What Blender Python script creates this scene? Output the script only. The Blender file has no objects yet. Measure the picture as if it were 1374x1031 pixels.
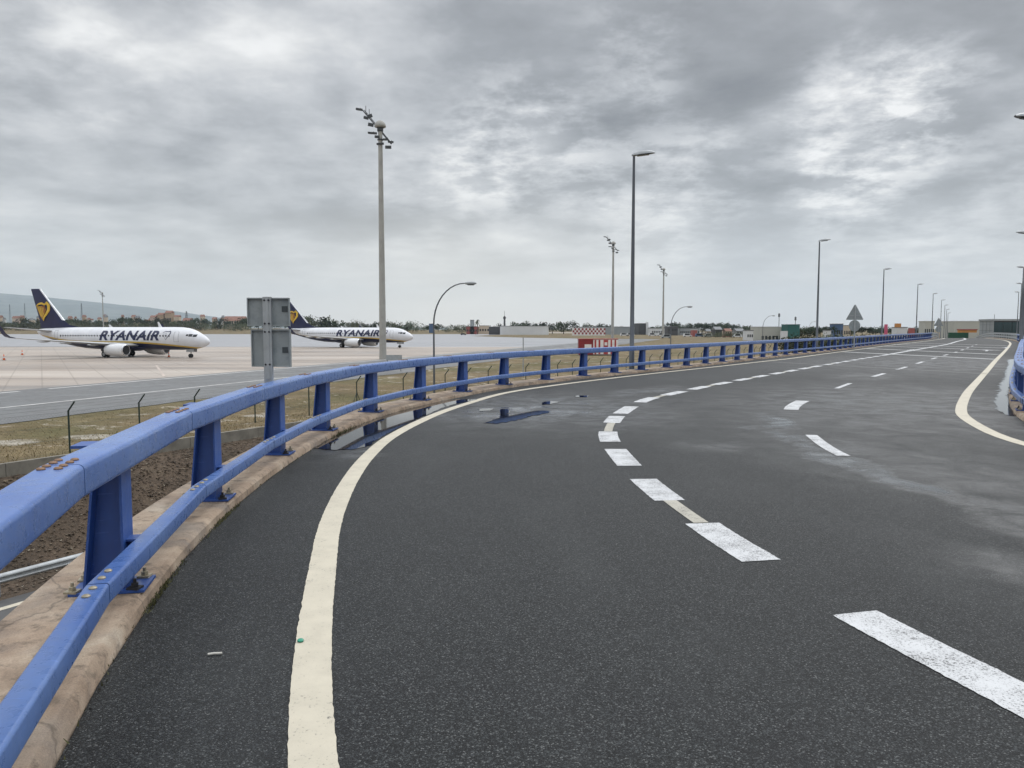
import bpy, bmesh, math, random
from mathutils import Vector, Matrix
R = math.radians
rnd = random.Random(7)
C = bpy.context.scene.collection
scene = bpy.context.scene

# ------------------------------------------------------------------ camera
H_EYE, FPX, CX, HZ = 1.6, 1032.0, 687.0, 441.0
cam_d = bpy.data.cameras.new('camera'); cam = bpy.data.objects.new('camera', cam_d); C.objects.link(cam)
cam.location = (0, .116, H_EYE); cam.rotation_euler = (R(90) - math.atan((515.5 - HZ) / FPX), 0, 0)
cam_d.sensor_width = 36; cam_d.lens = 36 * FPX / 1374; cam_d.clip_end = 40000; cam_d.clip_start = 0.05
scene.camera = cam
def WX(px, D): return (px - CX) / FPX * D
def WZ(py, D): return H_EYE - (py - HZ) * D / FPX
GZ = -3.5                                  # level of the airfield below the viaduct

# ------------------------------------------------------------------ helpers
def obj(name, me, m=None, parent=None):
    o = bpy.data.objects.new(name, me); C.objects.link(o)
    if m is not None and not me.materials: me.materials.append(m)
    if parent is not None: o.parent = parent
    return o
def tag(o, label=None, cat=None, group=None, kind=None):
    if label: o['label'] = label
    if cat: o['category'] = cat
    if group: o['group'] = group
    if kind: o['kind'] = kind
    return o
def empty(name, loc=(0, 0, 0), rz=0.0):
    o = bpy.data.objects.new(name, None); C.objects.link(o)
    o.location = loc; o.rotation_euler = (0, 0, rz); o.empty_display_size = 0.2
    return o
def copy_tree(o, parent=None):
    c = o.copy(); C.objects.link(c)
    if parent is not None: c.parent = parent
    for ch in o.children: copy_tree(ch, c)
    return c

class MB:
    """collects simple solids and links them as one mesh object"""
    def __init__(s): s.v = []; s.f = []; s.mi = []; s.cur = 0
    def add(s, vs, fs):
        b = len(s.v); s.v += [tuple(p) for p in vs]
        for f in fs: s.f.append(tuple(i + b for i in f)); s.mi.append(s.cur)
    def hexa(s, p):       # 8 points: bottom 4 ccw, top 4 ccw
        s.add(p, [(3, 2, 1, 0), (4, 5, 6, 7), (0, 1, 5, 4), (1, 2, 6, 5), (2, 3, 7, 6), (3, 0, 4, 7)])
    def box(s, x0, x1, y0, y1, z0, z1):
        s.hexa([(x0, y0, z0), (x1, y0, z0), (x1, y1, z0), (x0, y1, z0), (x0, y0, z1), (x1, y0, z1), (x1, y1, z1), (x0, y1, z1)])
    def bar(s, a, b, w, h=None, up=(0, 0, 1)):
        a = Vector(a); b = Vector(b); d = (b - a).normalized(); h = h or w
        u = Vector(up)
        if abs(d.dot(u)) > .98: u = Vector((0, 1, 0))
        x = d.cross(u).normalized() * w / 2; y = x.cross(d).normalized() * h / 2
        s.hexa([a - x - y, a + x - y, b + x - y, b - x - y, a - x + y, a + x + y, b + x + y, b - x + y])
    def tube(s, pts, rad, n=10, cap=True):
        pts = [Vector(p) for p in pts]; N = len(pts)
        rs = rad if isinstance(rad, (list, tuple)) else [rad] * N
        rings = []; prev = None
        for i, p in enumerate(pts):
            d = (pts[min(i + 1, N - 1)] - pts[max(i - 1, 0)]).normalized()
            if prev is None:
                u = Vector((0, 0, 1)) if abs(d.z) < .9 else Vector((1, 0, 0))
                x = d.cross(u).normalized()
            else: x = (prev - d * prev.dot(d)).normalized()
            prev = x; y = d.cross(x)
            rings.append([p + (x * math.cos(2 * math.pi * k / n) + y * math.sin(2 * math.pi * k / n)) * rs[i] for k in range(n)])
        vs = [q for r_ in rings for q in r_]; fs = []
        for i in range(N - 1):
            for k in range(n):
                a = i * n + k; b = i * n + (k + 1) % n
                fs.append((a, b, b + n, a + n))
        if cap: fs.append(tuple(reversed(range(n)))); fs.append(tuple(range((N - 1) * n, N * n)))
        s.add(vs, fs)
    def lathe(s, prof, n=16, c=(0, 0, 0), axis='z'):
        vs = []; fs = []
        for (r_, z) in prof:
            for k in range(n):
                a = 2 * math.pi * k / n; p = (r_ * math.cos(a), r_ * math.sin(a), z)
                if axis == 'x': p = (z, p[0], p[1])
                if axis == 'y': p = (p[0], z, p[1])
                vs.append((p[0] + c[0], p[1] + c[1], p[2] + c[2]))
        m = len(prof)
        for i in range(m - 1):
            for k in range(n):
                a = i * n + k; b = i * n + (k + 1) % n; fs.append((a, b, b + n, a + n))
        fs.append(tuple(reversed(range(n)))); fs.append(tuple(range((m - 1) * n, m * n)))
        s.add(vs, fs)
    def prism(s, poly, axis, t0, t1):     # extrude a 2-D polygon; axis 'y': (x,z) , 'x': (y,z), 'z': (x,y)
        n = len(poly)
        def P(a, b, t): return {'y': (a, t, b), 'x': (t, a, b), 'z': (a, b, t)}[axis]
        vs = [P(a, b, t0) for a, b in poly] + [P(a, b, t1) for a, b in poly]
        fs = [tuple(reversed(range(n))), tuple(range(n, 2 * n))] + [(i, (i + 1) % n, n + (i + 1) % n, n + i) for i in range(n)]
        s.add(vs, fs)
    def mesh(s, name, mats=None, smooth=None):
        me = bpy.data.meshes.new(name); me.from_pydata(s.v, [], s.f)
        bm = bmesh.new(); bm.from_mesh(me); bmesh.ops.recalc_face_normals(bm, faces=bm.faces); bm.to_mesh(me); bm.free()
        for m in (mats or []): me.materials.append(m)
        if mats and len(mats) > 1:
            for p, i in zip(me.polygons, s.mi): p.material_index = i
        if smooth is not None:
            for p in me.polygons: p.use_smooth = True
            me.set_sharp_from_angle(angle=R(smooth))
        me.update(); return me
    def build(s, name, m, parent=None, smooth=None):
        ms = m if isinstance(m, (list, tuple)) else [m]
        return obj(name, s.mesh(name, ms, smooth), None, parent)

# ------------------------------------------------------------------ materials
def new_mat(name):
    m = bpy.data.materials.new(name); m.use_nodes = True; nt = m.node_tree
    return m, nt, nt.nodes['Principled BSDF']
def N(nt, typ, **kw):
    n = nt.nodes.new(typ)
    for k, v in kw.items():
        if k in n.inputs: n.inputs[k].default_value = v
        else: setattr(n, k, v)
    return n
def L(nt, a, b): nt.links.new(a, b)
def ramp(nt, fac, stops):
    r_ = nt.nodes.new('ShaderNodeValToRGB'); e = r_.color_ramp.elements
    while len(e) < len(stops): e.new(0.5)
    for el, (p, c) in zip(e, stops):
        el.position = p; el.color = (c, c, c, 1) if isinstance(c, (int, float)) else (*c, 1)
    if fac is not None: L(nt, fac, r_.inputs[0])
    return r_
def mathn(nt, op, a, b=None, clamp=False):
    n = nt.nodes.new('ShaderNodeMath'); n.operation = op; n.use_clamp = clamp
    for i, v in enumerate((a, b)):
        if v is None: continue
        if isinstance(v, (int, float)): n.inputs[i].default_value = v
        else: L(nt, v, n.inputs[i])
    return n.outputs[0]
def mixc(nt, fac, a, b, typ='MIX'):
    n = nt.nodes.new('ShaderNodeMix'); n.data_type = 'RGBA'; n.blend_type = typ
    for sock, v in ((n.inputs[0], fac), (n.inputs[6], a), (n.inputs[7], b)):
        if isinstance(v, (int, float)): sock.default_value = v
        elif isinstance(v, tuple): sock.default_value = (*v, 1)
        else: L(nt, v, sock)
    return n.outputs[2]
def coords(nt, scale=(1, 1, 1), rot=(0, 0, 0)):
    tc = nt.nodes.new('ShaderNodeTexCoord'); mp = nt.nodes.new('ShaderNodeMapping')
    L(nt, tc.outputs['Object'], mp.inputs[0]); mp.inputs['Scale'].default_value = scale; mp.inputs['Rotation'].default_value = rot
    return mp.outputs[0]
def noise(nt, co, scale, detail=4, rough=.55, dist=0):
    n = N(nt, 'ShaderNodeTexNoise', Scale=scale, Detail=detail, Roughness=rough, Distortion=dist); L(nt, co, n.inputs['Vector'])
    return n.outputs[0]
def bump(nt, b, h, strength=.3, dist=.01):
    n = N(nt, 'ShaderNodeBump', Strength=strength, Distance=dist); L(nt, h, n.inputs['Height']); L(nt, n.outputs[0], b.inputs['Normal'])
def plain(name, col, rough=.6, metal=0, var=.25, scale=3.0, dirt=None, bmp=0, spec=None):
    """base colour with irregular wear; dirt: colour mixed in blotches"""
    m, nt, b = new_mat(name); co = coords(nt)
    n1 = noise(nt, co, scale, 6, .6)
    lo = tuple(c * (1 - var) for c in col); hi = tuple(min(1, c * (1 + var)) for c in col)
    c = ramp(nt, n1, [(.3, lo), (.7, hi)]).outputs[0]
    if dirt:
        n2 = noise(nt, co, scale * 2.3, 8, .65, .4)
        c = mixc(nt, ramp(nt, n2, [(.5, 0), (.75, .75)]).outputs[0], c, dirt)
    L(nt, c, b.inputs['Base Color']); b.inputs['Roughness'].default_value = rough; b.inputs['Metallic'].default_value = metal
    if spec is not None: b.inputs['Specular IOR Level'].default_value = spec
    if bmp: bump(nt, b, noise(nt, co, scale * 12, 5), bmp, .01)
    return m

M = {}
def worn_blue(name, col, fade, grime, rough):
    """chalky blue paint: broad fading, rain streaks, scuffs and small chips"""
    m, nt, b = new_mat(name); co = coords(nt)
    a = noise(nt, co, 1.3, 6, .6, .3); f = noise(nt, co, 14, 7, .7); st = noise(nt, coords(nt, (9, 9, 1.2)), 3.0, 5, .6); ch = noise(nt, co, 75, 4, .6); sc = noise(nt, coords(nt, (3, 30, 30), (0, 0, .5)), 2.0, 4, .55)
    c = ramp(nt, a, [(.3, tuple(x * .86 for x in col)), (.7, fade)]).outputs[0]
    c = mixc(nt, .35, c, ramp(nt, f, [(.3, .72), (.7, 1.2)]).outputs[0], 'MULTIPLY')
    c = mixc(nt, ramp(nt, st, [(.52, 0), (.75, .4)]).outputs[0], c, grime)
    c = mixc(nt, ramp(nt, sc, [(.64, 0), (.70, .40)]).outputs[0], c, tuple(min(1, x * 1.7 + .06) for x in col))
    c = mixc(nt, ramp(nt, mathn(nt, 'ADD', mathn(nt, 'MULTIPLY', ch, .6), mathn(nt, 'MULTIPLY', f, .4)), [(.24, .45), (.275, 0)]).outputs[0], c, (.05, .035, .03))
    L(nt, c, b.inputs['Base Color']); L(nt, ramp(nt, f, [(.3, rough - .1), (.7, rough + .12)]).outputs[0], b.inputs['Roughness'])
    bump(nt, b, f, .06, .01); return m
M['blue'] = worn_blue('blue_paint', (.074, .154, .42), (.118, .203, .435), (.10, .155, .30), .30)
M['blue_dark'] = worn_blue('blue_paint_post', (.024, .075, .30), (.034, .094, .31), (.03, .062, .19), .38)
M['bolt_brown'] = plain('rusty_bolt', (.19, .11, .065), .7, .1, .4, 60)
M['bolt_grey'] = plain('galvanised_bolt', (.33, .29, .21), .5, .3, .4, 60)
M['nut_dark'] = plain('dark_nut', (.03, .03, .035), .5, .5, .4, 60)
M['galv'] = plain('galvanised_steel', (.36, .38, .39), .5, .35, .18, 2, (.25, .26, .26))
M['sign_grey'] = plain('sign_back_grey', (.26, .285, .29), .5, .1, .12, 3, (.14, .17, .185))
M['sticker'] = plain('sticker_dark', (.045, .055, .06), .6)
M['lamp_pole'] = plain('lamp_pole_grey', (.10, .11, .125), .5, .2, .2, 1)
M['lamp_head'] = plain('lamp_head_grey', (.32, .34, .35), .45, .1, .15, 2)
M['lamp_glass'] = plain('lamp_glass_dark', (.03, .035, .04), .2, 0, .1)
M['mast'] = plain('mast_pale_concrete', (.34, .335, .31), .8, 0, .15, .4, (.26, .25, .23))
M['fixture'] = plain('floodlight_dark', (.055, .06, .065), .45, .2, .2, 2)
M['fence_post'] = plain('fence_post_dark_green', (.012, .03, .022), .5, 0, .3, 4)
M['wire'] = plain('fence_wire', (.06, .075, .065), .5, .3, .2, 4)
M['white'] = plain('white_paint', (.66, .67, .68), .4, 0, .06, 1)
M['navy'] = plain('navy_paint', (.008, .012, .055), .3, 0, .2, 1)
M['yellow'] = plain('yellow_paint', (.62, .40, .04), .4, 0, .12, 2)
M['gold'] = plain('gold_paint', (.36, .2, .03), .4, 0, .12, 2)
M['black'] = plain('black_rubber', (.012, .012, .013), .75, 0, .3, 4)
M['grey_metal'] = plain('wing_grey', (.40, .41, .42), .4, .2, .1, .6, (.30, .31, .32))
M['dark_metal'] = plain('engine_dark', (.03, .032, .036), .4, .5, .3, 2)
M['silver'] = plain('polished_lip', (.55, .56, .58), .25, .8, .1)
M['glass'] = plain('dark_glass', (.012, .016, .02), .12, 0, .3)
M['glass_teal'] = plain('teal_glass', (.012, .035, .042), .08, 0, .3, .4)
M['red'] = plain('red_paint', (.36, .035, .035), .5, 0, .2, 1)
M['darkred'] = plain('dark_red_paint', (.22, .014, .018), .5, 0, .2, 1)
M['offwhite'] = plain('offwhite_panel', (.72, .69, .67), .5, 0, .1, 1)
M['orange'] = plain('orange_plastic', (.60, .12, .03), .5, 0, .15, 4)
M['trunk'] = plain('bark', (.07, .05, .035), .9, 0, .3, 2)
M['roof_red'] = plain('terracotta_roof', (.22, .11, .08), .85, 0, .25, .3)
M['roof_grey'] = plain('grey_roof', (.16, .17, .18), .7, 0, .2, .3)
M['cream'] = plain('cream_wall', (.50, .42, .33), .85, 0, .12, .15)
M['pink'] = plain('pinkish_wall', (.46, .36, .32), .85, 0, .12, .15)
M['tan'] = plain('tan_wall', (.36, .27, .19), .85, 0, .15, .15)
M['wall_white'] = plain('white_wall', (.58, .59, .6), .8, 0, .08, .1)
M['wall_grey'] = plain('grey_wall', (.27, .29, .30), .8, 0, .15, .1)
M['wall_dark'] = plain('dark_wall', (.06, .06, .065), .8, 0, .3, .1)
M['beige'] = plain('beige_cladding', (.40, .40, .36), .7, 0, .08, .1)
M['teal'] = plain('dark_green_cladding', (.012, .095, .085), .6, 0, .15, .2)
M['green_fence'] = plain('green_hoarding', (.015, .075, .045), .6, 0, .2, .3)
M['cblue'] = plain('blue_cladding', (.05, .10, .20), .6, 0, .15, .2)
M['corange'] = plain('orange_panel', (.46, .20, .05), .6, 0, .1, .2)
M['cred'] = plain('red_panel', (.30, .075, .065), .6, 0, .1, .2)
M['concrete_wall'] = plain('retaining_concrete', (.20, .185, .155), .9, 0, .25, 1.2, (.11, .10, .08), .2)
M['window'] = plain('far_window', (.03, .035, .04), .2, 0, .2, 1)
M['steel_dark'] = plain('pylon_steel', (.12, .13, .14), .6, .3, .1, 1)

def foliage(name, dark, light):
    m, nt, b = new_mat(name); co = coords(nt)
    n1 = noise(nt, co, .55, 3); n2 = noise(nt, co, 4, 2)
    f = mathn(nt, 'ADD', mathn(nt, 'MULTIPLY', n1, .6), mathn(nt, 'MULTIPLY', n2, .4))
    oi = nt.nodes.new('ShaderNodeObjectInfo')
    f = mathn(nt, 'ADD', f, mathn(nt, 'MULTIPLY', mathn(nt, 'SUBTRACT', oi.outputs['Random'], .5), .25))
    L(nt, ramp(nt, f, [(.32, dark), (.68, light)]).outputs[0], b.inputs['Base Color'])
    b.inputs['Roughness'].default_value = .75; b.inputs['Specular IOR Level'].default_value = .2
    return m
M['leaf'] = foliage('leaf_dark_green', (.014, .026, .014), (.05, .075, .03))
M['leaf_olive'] = foliage('leaf_olive', (.04, .05, .028), (.11, .12, .065))
M['leaf_pine'] = foliage('leaf_pine', (.012, .024, .016), (.036, .056, .03))

# --- asphalt of the viaduct: stones, binder, and damp patches (roughness)
def asphalt(name, damp_list=(), base=(.017, .035), stone=True, rough=(.5, .60)):
    m, nt, b = new_mat(name); co = coords(nt)
    c = None
    big = noise(nt, co, .35, 4, .6)
    if stone:
        v = N(nt, 'ShaderNodeTexVoronoi', Scale=165.0); L(nt, co, v.inputs['Vector'])
        sp = nt.nodes.new('ShaderNodeSeparateColor'); L(nt, v.outputs['Color'], sp.inputs[0])
        r_ = ramp(nt, sp.outputs[0], [(0, (.0008, .0012, .0015)), (.45, (.0034, .0045, .0052)), (.68, (.0165, .0190, .0205)), (.93, (.056, .0625, .064)), (.99, (.145, .15, .147))])
        c = r_.outputs[0]
        f2 = noise(nt, co, 340, 2, .5)
        c = mixc(nt, .55, c, ramp(nt, f2, [(.35, .25), (.65, 1.0)]).outputs[0], 'MULTIPLY')
        bm_ = N(nt, 'ShaderNodeBump', Strength=.6, Distance=.006)
        L(nt, mathn(nt, 'ADD', mathn(nt, 'MULTIPLY', v.outputs['Distance'], -1.0), mathn(nt, 'MULTIPLY', f2, .4)), bm_.inputs['Height'])
        L(nt, bm_.outputs[0], b.inputs['Normal'])
    else:
        c = ramp(nt, noise(nt, co, 2.5, 8, .7), [(.3, base[0]), (.7, base[1])]).outputs[0]
    c = mixc(nt, .5, c, ramp(nt, big, [(.3, .78), (.7, 1.2)]).outputs[0], 'MULTIPLY')
    if stone:
        oil = noise(nt, co, 1.1, 7, .7, .8); c = mixc(nt, ramp(nt, oil, [(.60, 0), (.72, .45)]).outputs[0], c, (.012, .012, .013))
        dust = noise(nt, coords(nt, (.5, .18, 1), (0, 0, .15)), 1.5, 6, .65); c = mixc(nt, ramp(nt, dust, [(.50, 0), (.75, .32)]).outputs[0], c, (.060, .064, .064))
    # damp mask
    wet = None
    wn = N(nt, 'ShaderNodeTexNoise', Scale=.75, Detail=6.0, Roughness=.62); L(nt, co, wn.inputs['Vector'])
    wo = nt.nodes.new('ShaderNodeVectorMath'); wo.operation = 'MULTIPLY_ADD'; L(nt, wn.outputs['Color'], wo.inputs[0]); wo.inputs[1].default_value = (1.5, 1.5, 0); wo.inputs[2].default_value = (-.75, -.75, 0)
    wa = nt.nodes.new('ShaderNodeVectorMath'); L(nt, wo.outputs[0], wa.inputs[0]); L(nt, co, wa.inputs[1])
    sepx = nt.nodes.new('ShaderNodeSeparateXYZ'); L(nt, wa.outputs[0], sepx.inputs[0])
    for (x, y, rx, ry, ang, amt) in damp_list:
        ca, sa = math.cos(ang), math.sin(ang)
        dx = mathn(nt, 'SUBTRACT', sepx.outputs[0], x); dy = mathn(nt, 'SUBTRACT', sepx.outputs[1], y)
        u = mathn(nt, 'ADD', mathn(nt, 'MULTIPLY', dx, ca / rx), mathn(nt, 'MULTIPLY', dy, sa / rx))
        w = mathn(nt, 'ADD', mathn(nt, 'MULTIPLY', dx, -sa / ry), mathn(nt, 'MULTIPLY', dy, ca / ry))
        d = mathn(nt, 'ADD', mathn(nt, 'MULTIPLY', u, u), mathn(nt, 'MULTIPLY', w, w))
        g = mathn(nt, 'MULTIPLY', mathn(nt, 'POWER', mathn(nt, 'SUBTRACT', 1.0, mathn(nt, 'MULTIPLY', d, .6), True), 2.2), amt * 1.25, True)
        wet = g if wet is None else mathn(nt, 'MAXIMUM', wet, g)
    if wet is not None:
        n3 = noise(nt, co, 1.6, 6, .65, .5)
        wet = mathn(nt, 'MULTIPLY', wet, ramp(nt, n3, [(.33, .12), (.66, 1.0)]).outputs[0])
        rr = ramp(nt, wet, [(0, rough[1]), (.2, .52), (.45, .36), (.75, .2), (1, .10)])
        L(nt, rr.outputs[0], b.inputs['Roughness'])
        c = mixc(nt, wet, c, mixc(nt, 1.0, c, (.85, .86, .88), 'MULTIPLY'))
        bs = mathn(nt, 'SUBTRACT', .62, mathn(nt, 'MULTIPLY', wet, .8), True); L(nt, bs, bm_.inputs['Strength'])
    else:
        L(nt, ramp(nt, big, [(.35, rough[0]), (.65, rough[1])]).outputs[0], b.inputs['Roughness'])
    L(nt, c, b.inputs['Base Color'])
    if stone: L(nt, mathn(nt, 'ADD', .29, mathn(nt, 'MULTIPLY', wet, .6)), b.inputs['Specular IOR Level'])
    return m
M['asphalt'] = asphalt('asphalt_viaduct', [(.4, 14.9, 2.5, 2.1, .5, 1.0), (3.3, 19.5, 2.6, .8, .95, .6), (4.05, 9.6, .32, 4.2, .02, 1.0), (4.5, 13.2, .4, 1.8, -.25, 1.0), (3.4, 4.6, .5, 1.5, .2, .6),
                                            (4.5, 6.6, .45, 1.9, .15, .55), (-2.2, 10.2, .4, 1.1, 0, .7), (7.2, 16.5, 1.7, .8, .9, .5), (12, 26, 3.2, 1.6, 1, .4), (2.8, 10.5, .9, .7, 0, .35), (8.0, 16.5, 4.5, 8, -.5, .45), (4.6, 9.5, 1.6, 4.5, .15, .35), (20, 36, 8, 14, -.55, .4), (.8, 15.5, 3.2, 4.2, 0, .6)])
M['asphalt_low'] = asphalt('asphalt_service', (), (.075, .13), False, (.30, .6))
M['asphalt_cut'] = asphalt('asphalt_lower_road', (), (.05, .085), False, (.5, .75))

def paint(name, col, wear, sc):
    m, nt, b = new_mat(name); co = coords(nt)
    n1 = noise(nt, co, sc, 6, .75); n2 = noise(nt, co, 5, 5, .6)
    t = mathn(nt, 'ADD', mathn(nt, 'MULTIPLY', n1, .75), mathn(nt, 'MULTIPLY', n2, .25))
    c = ramp(nt, n2, [(.3, tuple(x * .86 for x in col)), (.7, col)]).outputs[0]
    n5 = noise(nt, co, 1.6, 6, .7, .5); c = mixc(nt, ramp(nt, n5, [(.52, 0), (.72, .35)]).outputs[0], c, tuple(x * .62 for x in col))
    c = mixc(nt, ramp(nt, t, [(wear - .05, 1), (wear + .03, 0)]).outputs[0], c, (.055, .055, .055))
    L(nt, c, b.inputs['Base Color']); b.inputs['Roughness'].default_value = .6
    bump(nt, b, n1, .4, .004)
    return m
M['line_cream'] = paint('line_cream', (.53, .485, .385), .395, 60)
M['line_white'] = paint('line_white', (.54, .55, .56), .46, 95)
M['line_old'] = paint('line_old', (.40, .38, .32), .44, 70)
M['line_faint'] = paint('line_faint', (.20, .20, .195), .47, 70)
M['bar_mat'] = paint('line_bar', (.50, .51, .51), .40, 20)

def kerb_mat():
    m, nt, b = new_mat('kerb_concrete'); co = coords(nt)
    n1 = noise(nt, co, 2.2, 7, .65, .3); n2 = noise(nt, co, 9, 6, .7); n3 = noise(nt, co, 1.1, 5, .6, .6)
    c = ramp(nt, n1, [(.28, (.13, .096, .068)), (.44, (.31, .23, .165)), (.60, (.42, .33, .245)), (.76, (.52, .45, .36))]).outputs[0]
    c = mixc(nt, ramp(nt, n3, [(.50, 0), (.68, .8)]).outputs[0], c, (.17, .15, .135))
    c = mixc(nt, ramp(nt, n2, [(.53, 0), (.70, .8)]).outputs[0], c, (.06, .047, .034))
    n4 = noise(nt, co, 3.1, 4, .6, 1.0)
    c = mixc(nt, ramp(nt, n4, [(.64, 0), (.74, .6)]).outputs[0], c, (.50, .42, .33))
    vc = N(nt, 'ShaderNodeTexVoronoi', Scale=.55); vc.feature = 'DISTANCE_TO_EDGE'
    wv = nt.nodes.new('ShaderNodeVectorMath'); wv.operation = 'MULTIPLY_ADD'; wn = N(nt, 'ShaderNodeTexNoise', Scale=5.0, Detail=5.0); L(nt, co, wn.inputs['Vector']); L(nt, wn.outputs['Color'], wv.inputs[0]); wv.inputs[1].default_value = (.22, .22, .22); L(nt, co, wv.inputs[2]); L(nt, wv.outputs[0], vc.inputs['Vector'])
    c = mixc(nt, ramp(nt, vc.outputs['Distance'], [(.002, .5), (.006, 0)]).outputs[0], c, (.045, .038, .03))
    sp = noise(nt, co, 140, 3, .6)
    c = mixc(nt, .4, c, ramp(nt, sp, [(.3, .4), (.7, 1.3)]).outputs[0], 'MULTIPLY')
    L(nt, c, b.inputs['Base Color']); b.inputs['Roughness'].default_value = .85
    bump(nt, b, mathn(nt, 'ADD', n2, mathn(nt, 'MULTIPLY', sp, .35)), .5, .012)
    return m
M['kerb'] = kerb_mat()
def apron_mat():
    m, nt, b = new_mat('apron_concrete'); co = coords(nt)
    st = coords(nt, (.010, .085, 1), (0, 0, R(-6)))
    n1 = noise(nt, st, 1.6, 6, .6, .3); n2 = noise(nt, co, .05, 5, .6); n3 = noise(nt, co, 1.4, 5, .6)
    c = ramp(nt, n1, [(.34, (.205, .160, .125)), (.46, (.32, .262, .212)), (.54, (.37, .312, .258)), (.66, (.46, .41, .355))]).outputs[0]
    c = mixc(nt, ramp(nt, n2, [(.45, 0), (.7, .5)]).outputs[0], c, (.27, .26, .25))
    br = N(nt, 'ShaderNodeTexBrick', Scale=.16); br.offset = 0; br.inputs['Mortar Size'].default_value = .012
    br.inputs['Color1'].default_value = (1, 1, 1, 1); br.inputs['Color2'].default_value = (.86, .86, .87, 1); br.inputs['Mortar'].default_value = (.6, .58, .56, 1)
    mp = coords(nt, (1, 2, 1), (0, 0, R(-17))); L(nt, mp, br.inputs['Vector'])
    c = mixc(nt, .75, c, br.outputs[0], 'MULTIPLY')
    L(nt, c, b.inputs['Base Color'])
    L(nt, ramp(nt, n1, [(.35, .34), (.65, .62)]).outputs[0], b.inputs['Roughness'])
    return m
M['apron'] = apron_mat()
def taxi_mat():
    m, nt, b = new_mat('taxiway_wet'); st = coords(nt, (.006, .05, 1), (0, 0, R(-4)))
    n1 = noise(nt, st, 1.7, 6, .6, .3)
    L(nt, ramp(nt, n1, [(.3, (.20, .205, .22)), (.7, (.31, .31, .32))]).outputs[0], b.inputs['Base Color'])
    L(nt, ramp(nt, n1, [(.35, .3), (.65, .5)]).outputs[0], b.inputs['Roughness'])
    return m
M['taxi'] = taxi_mat()
def grass_mat():
    m, nt, b = new_mat('dry_grass_ground'); co = coords(nt)
    n1 = noise(nt, co, .16, 6, .65, .4); n2 = noise(nt, co, 2.2, 8, .75); n3 = noise(nt, co, .45, 6, .7, .8); n4 = noise(nt, co, .07, 4, .6)
    c = ramp(nt, n1, [(.3, (.105, .082, .045)), (.5, (.165, .125, .07)), (.7, (.215, .168, .098))]).outputs[0]
    c = mixc(nt, ramp(nt, n4, [(.47, 0), (.68, .65)]).outputs[0], c, (.085, .092, .036))
    c = mixc(nt, ramp(nt, n3, [(.57, 0), (.66, .85)]).outputs[0], c, (.44, .40, .34))
    sx = nt.nodes.new('ShaderNodeSeparateXYZ'); L(nt, co, sx.inputs[0]); n6 = noise(nt, co, 1.1, 7, .72, .5)
    for (x, y, rx, ry) in ((-22.6, 34.3, 2.0, 1.5), (-19.6, 36.2, 2.4, 1.3), (-25.5, 31, 2, 1.2), (-14.5, 45, 2.0, 1.2)):      # bare patches of pale gravel
        dx = mathn(nt, 'DIVIDE', mathn(nt, 'SUBTRACT', sx.outputs[0], x), rx); dy = mathn(nt, 'DIVIDE', mathn(nt, 'SUBTRACT', sx.outputs[1], y), ry)
        g = mathn(nt, 'SUBTRACT', 1.0, mathn(nt, 'ADD', mathn(nt, 'MULTIPLY', dx, dx), mathn(nt, 'MULTIPLY', dy, dy)), True)
        c = mixc(nt, ramp(nt, mathn(nt, 'MULTIPLY', g, n6), [(.22, 0), (.38, .75)]).outputs[0], c, (.40, .37, .32))
    c = mixc(nt, .75, c, ramp(nt, n2, [(.3, .40), (.7, 1.4)]).outputs[0], 'MULTIPLY')
    L(nt, c, b.inputs['Base Color']); b.inputs['Roughness'].default_value = .95; b.inputs['Specular IOR Level'].default_value = .15
    bump(nt, b, n2, .6, .08)
    return m
M['grass'] = grass_mat()
def litter_mat():
    m, nt, b = new_mat('leaf_litter_soil'); co = coords(nt)
    n1 = noise(nt, co, .5, 6, .65, .4); n2 = noise(nt, co, 9, 8, .8)
    c = ramp(nt, n1, [(.3, (.04, .03, .02)), (.55, (.085, .06, .04)), (.75, (.11, .085, .055))]).outputs[0]
    c = mixc(nt, .8, c, ramp(nt, n2, [(.3, .25), (.7, 1.8)]).outputs[0], 'MULTIPLY')
    L(nt, c, b.inputs['Base Color']); b.inputs['Roughness'].default_value = .95; bump(nt, b, n2, .8, .06)
    return m
M['litter'] = litter_mat()
def hill_mat():
    m, nt, b = new_mat('hill_scrub_haze_tint'); co = coords(nt)
    n1 = noise(nt, co, .004, 8, .65)
    L(nt, ramp(nt, n1, [(.35, (.075, .10, .105)), (.65, (.16, .18, .17))]).outputs[0], b.inputs['Base Color']); b.inputs['Roughness'].default_value = 1  # scrub tones, paled and blued to paint in part of the distance haze
    return m
M['hill'] = hill_mat()
def water_mat():
    m, nt, b = new_mat('puddle_water'); co = coords(nt)
    b.inputs['Base Color'].default_value = (.012, .013, .014, 1); b.inputs['Roughness'].default_value = .03; b.inputs['IOR'].default_value = 1.33
    b.inputs['Specular IOR Level'].default_value = .5
    bump(nt, b, noise(nt, co, 6, 3, .5), .012, .01)
    return m
M['water'] = water_mat()

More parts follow.
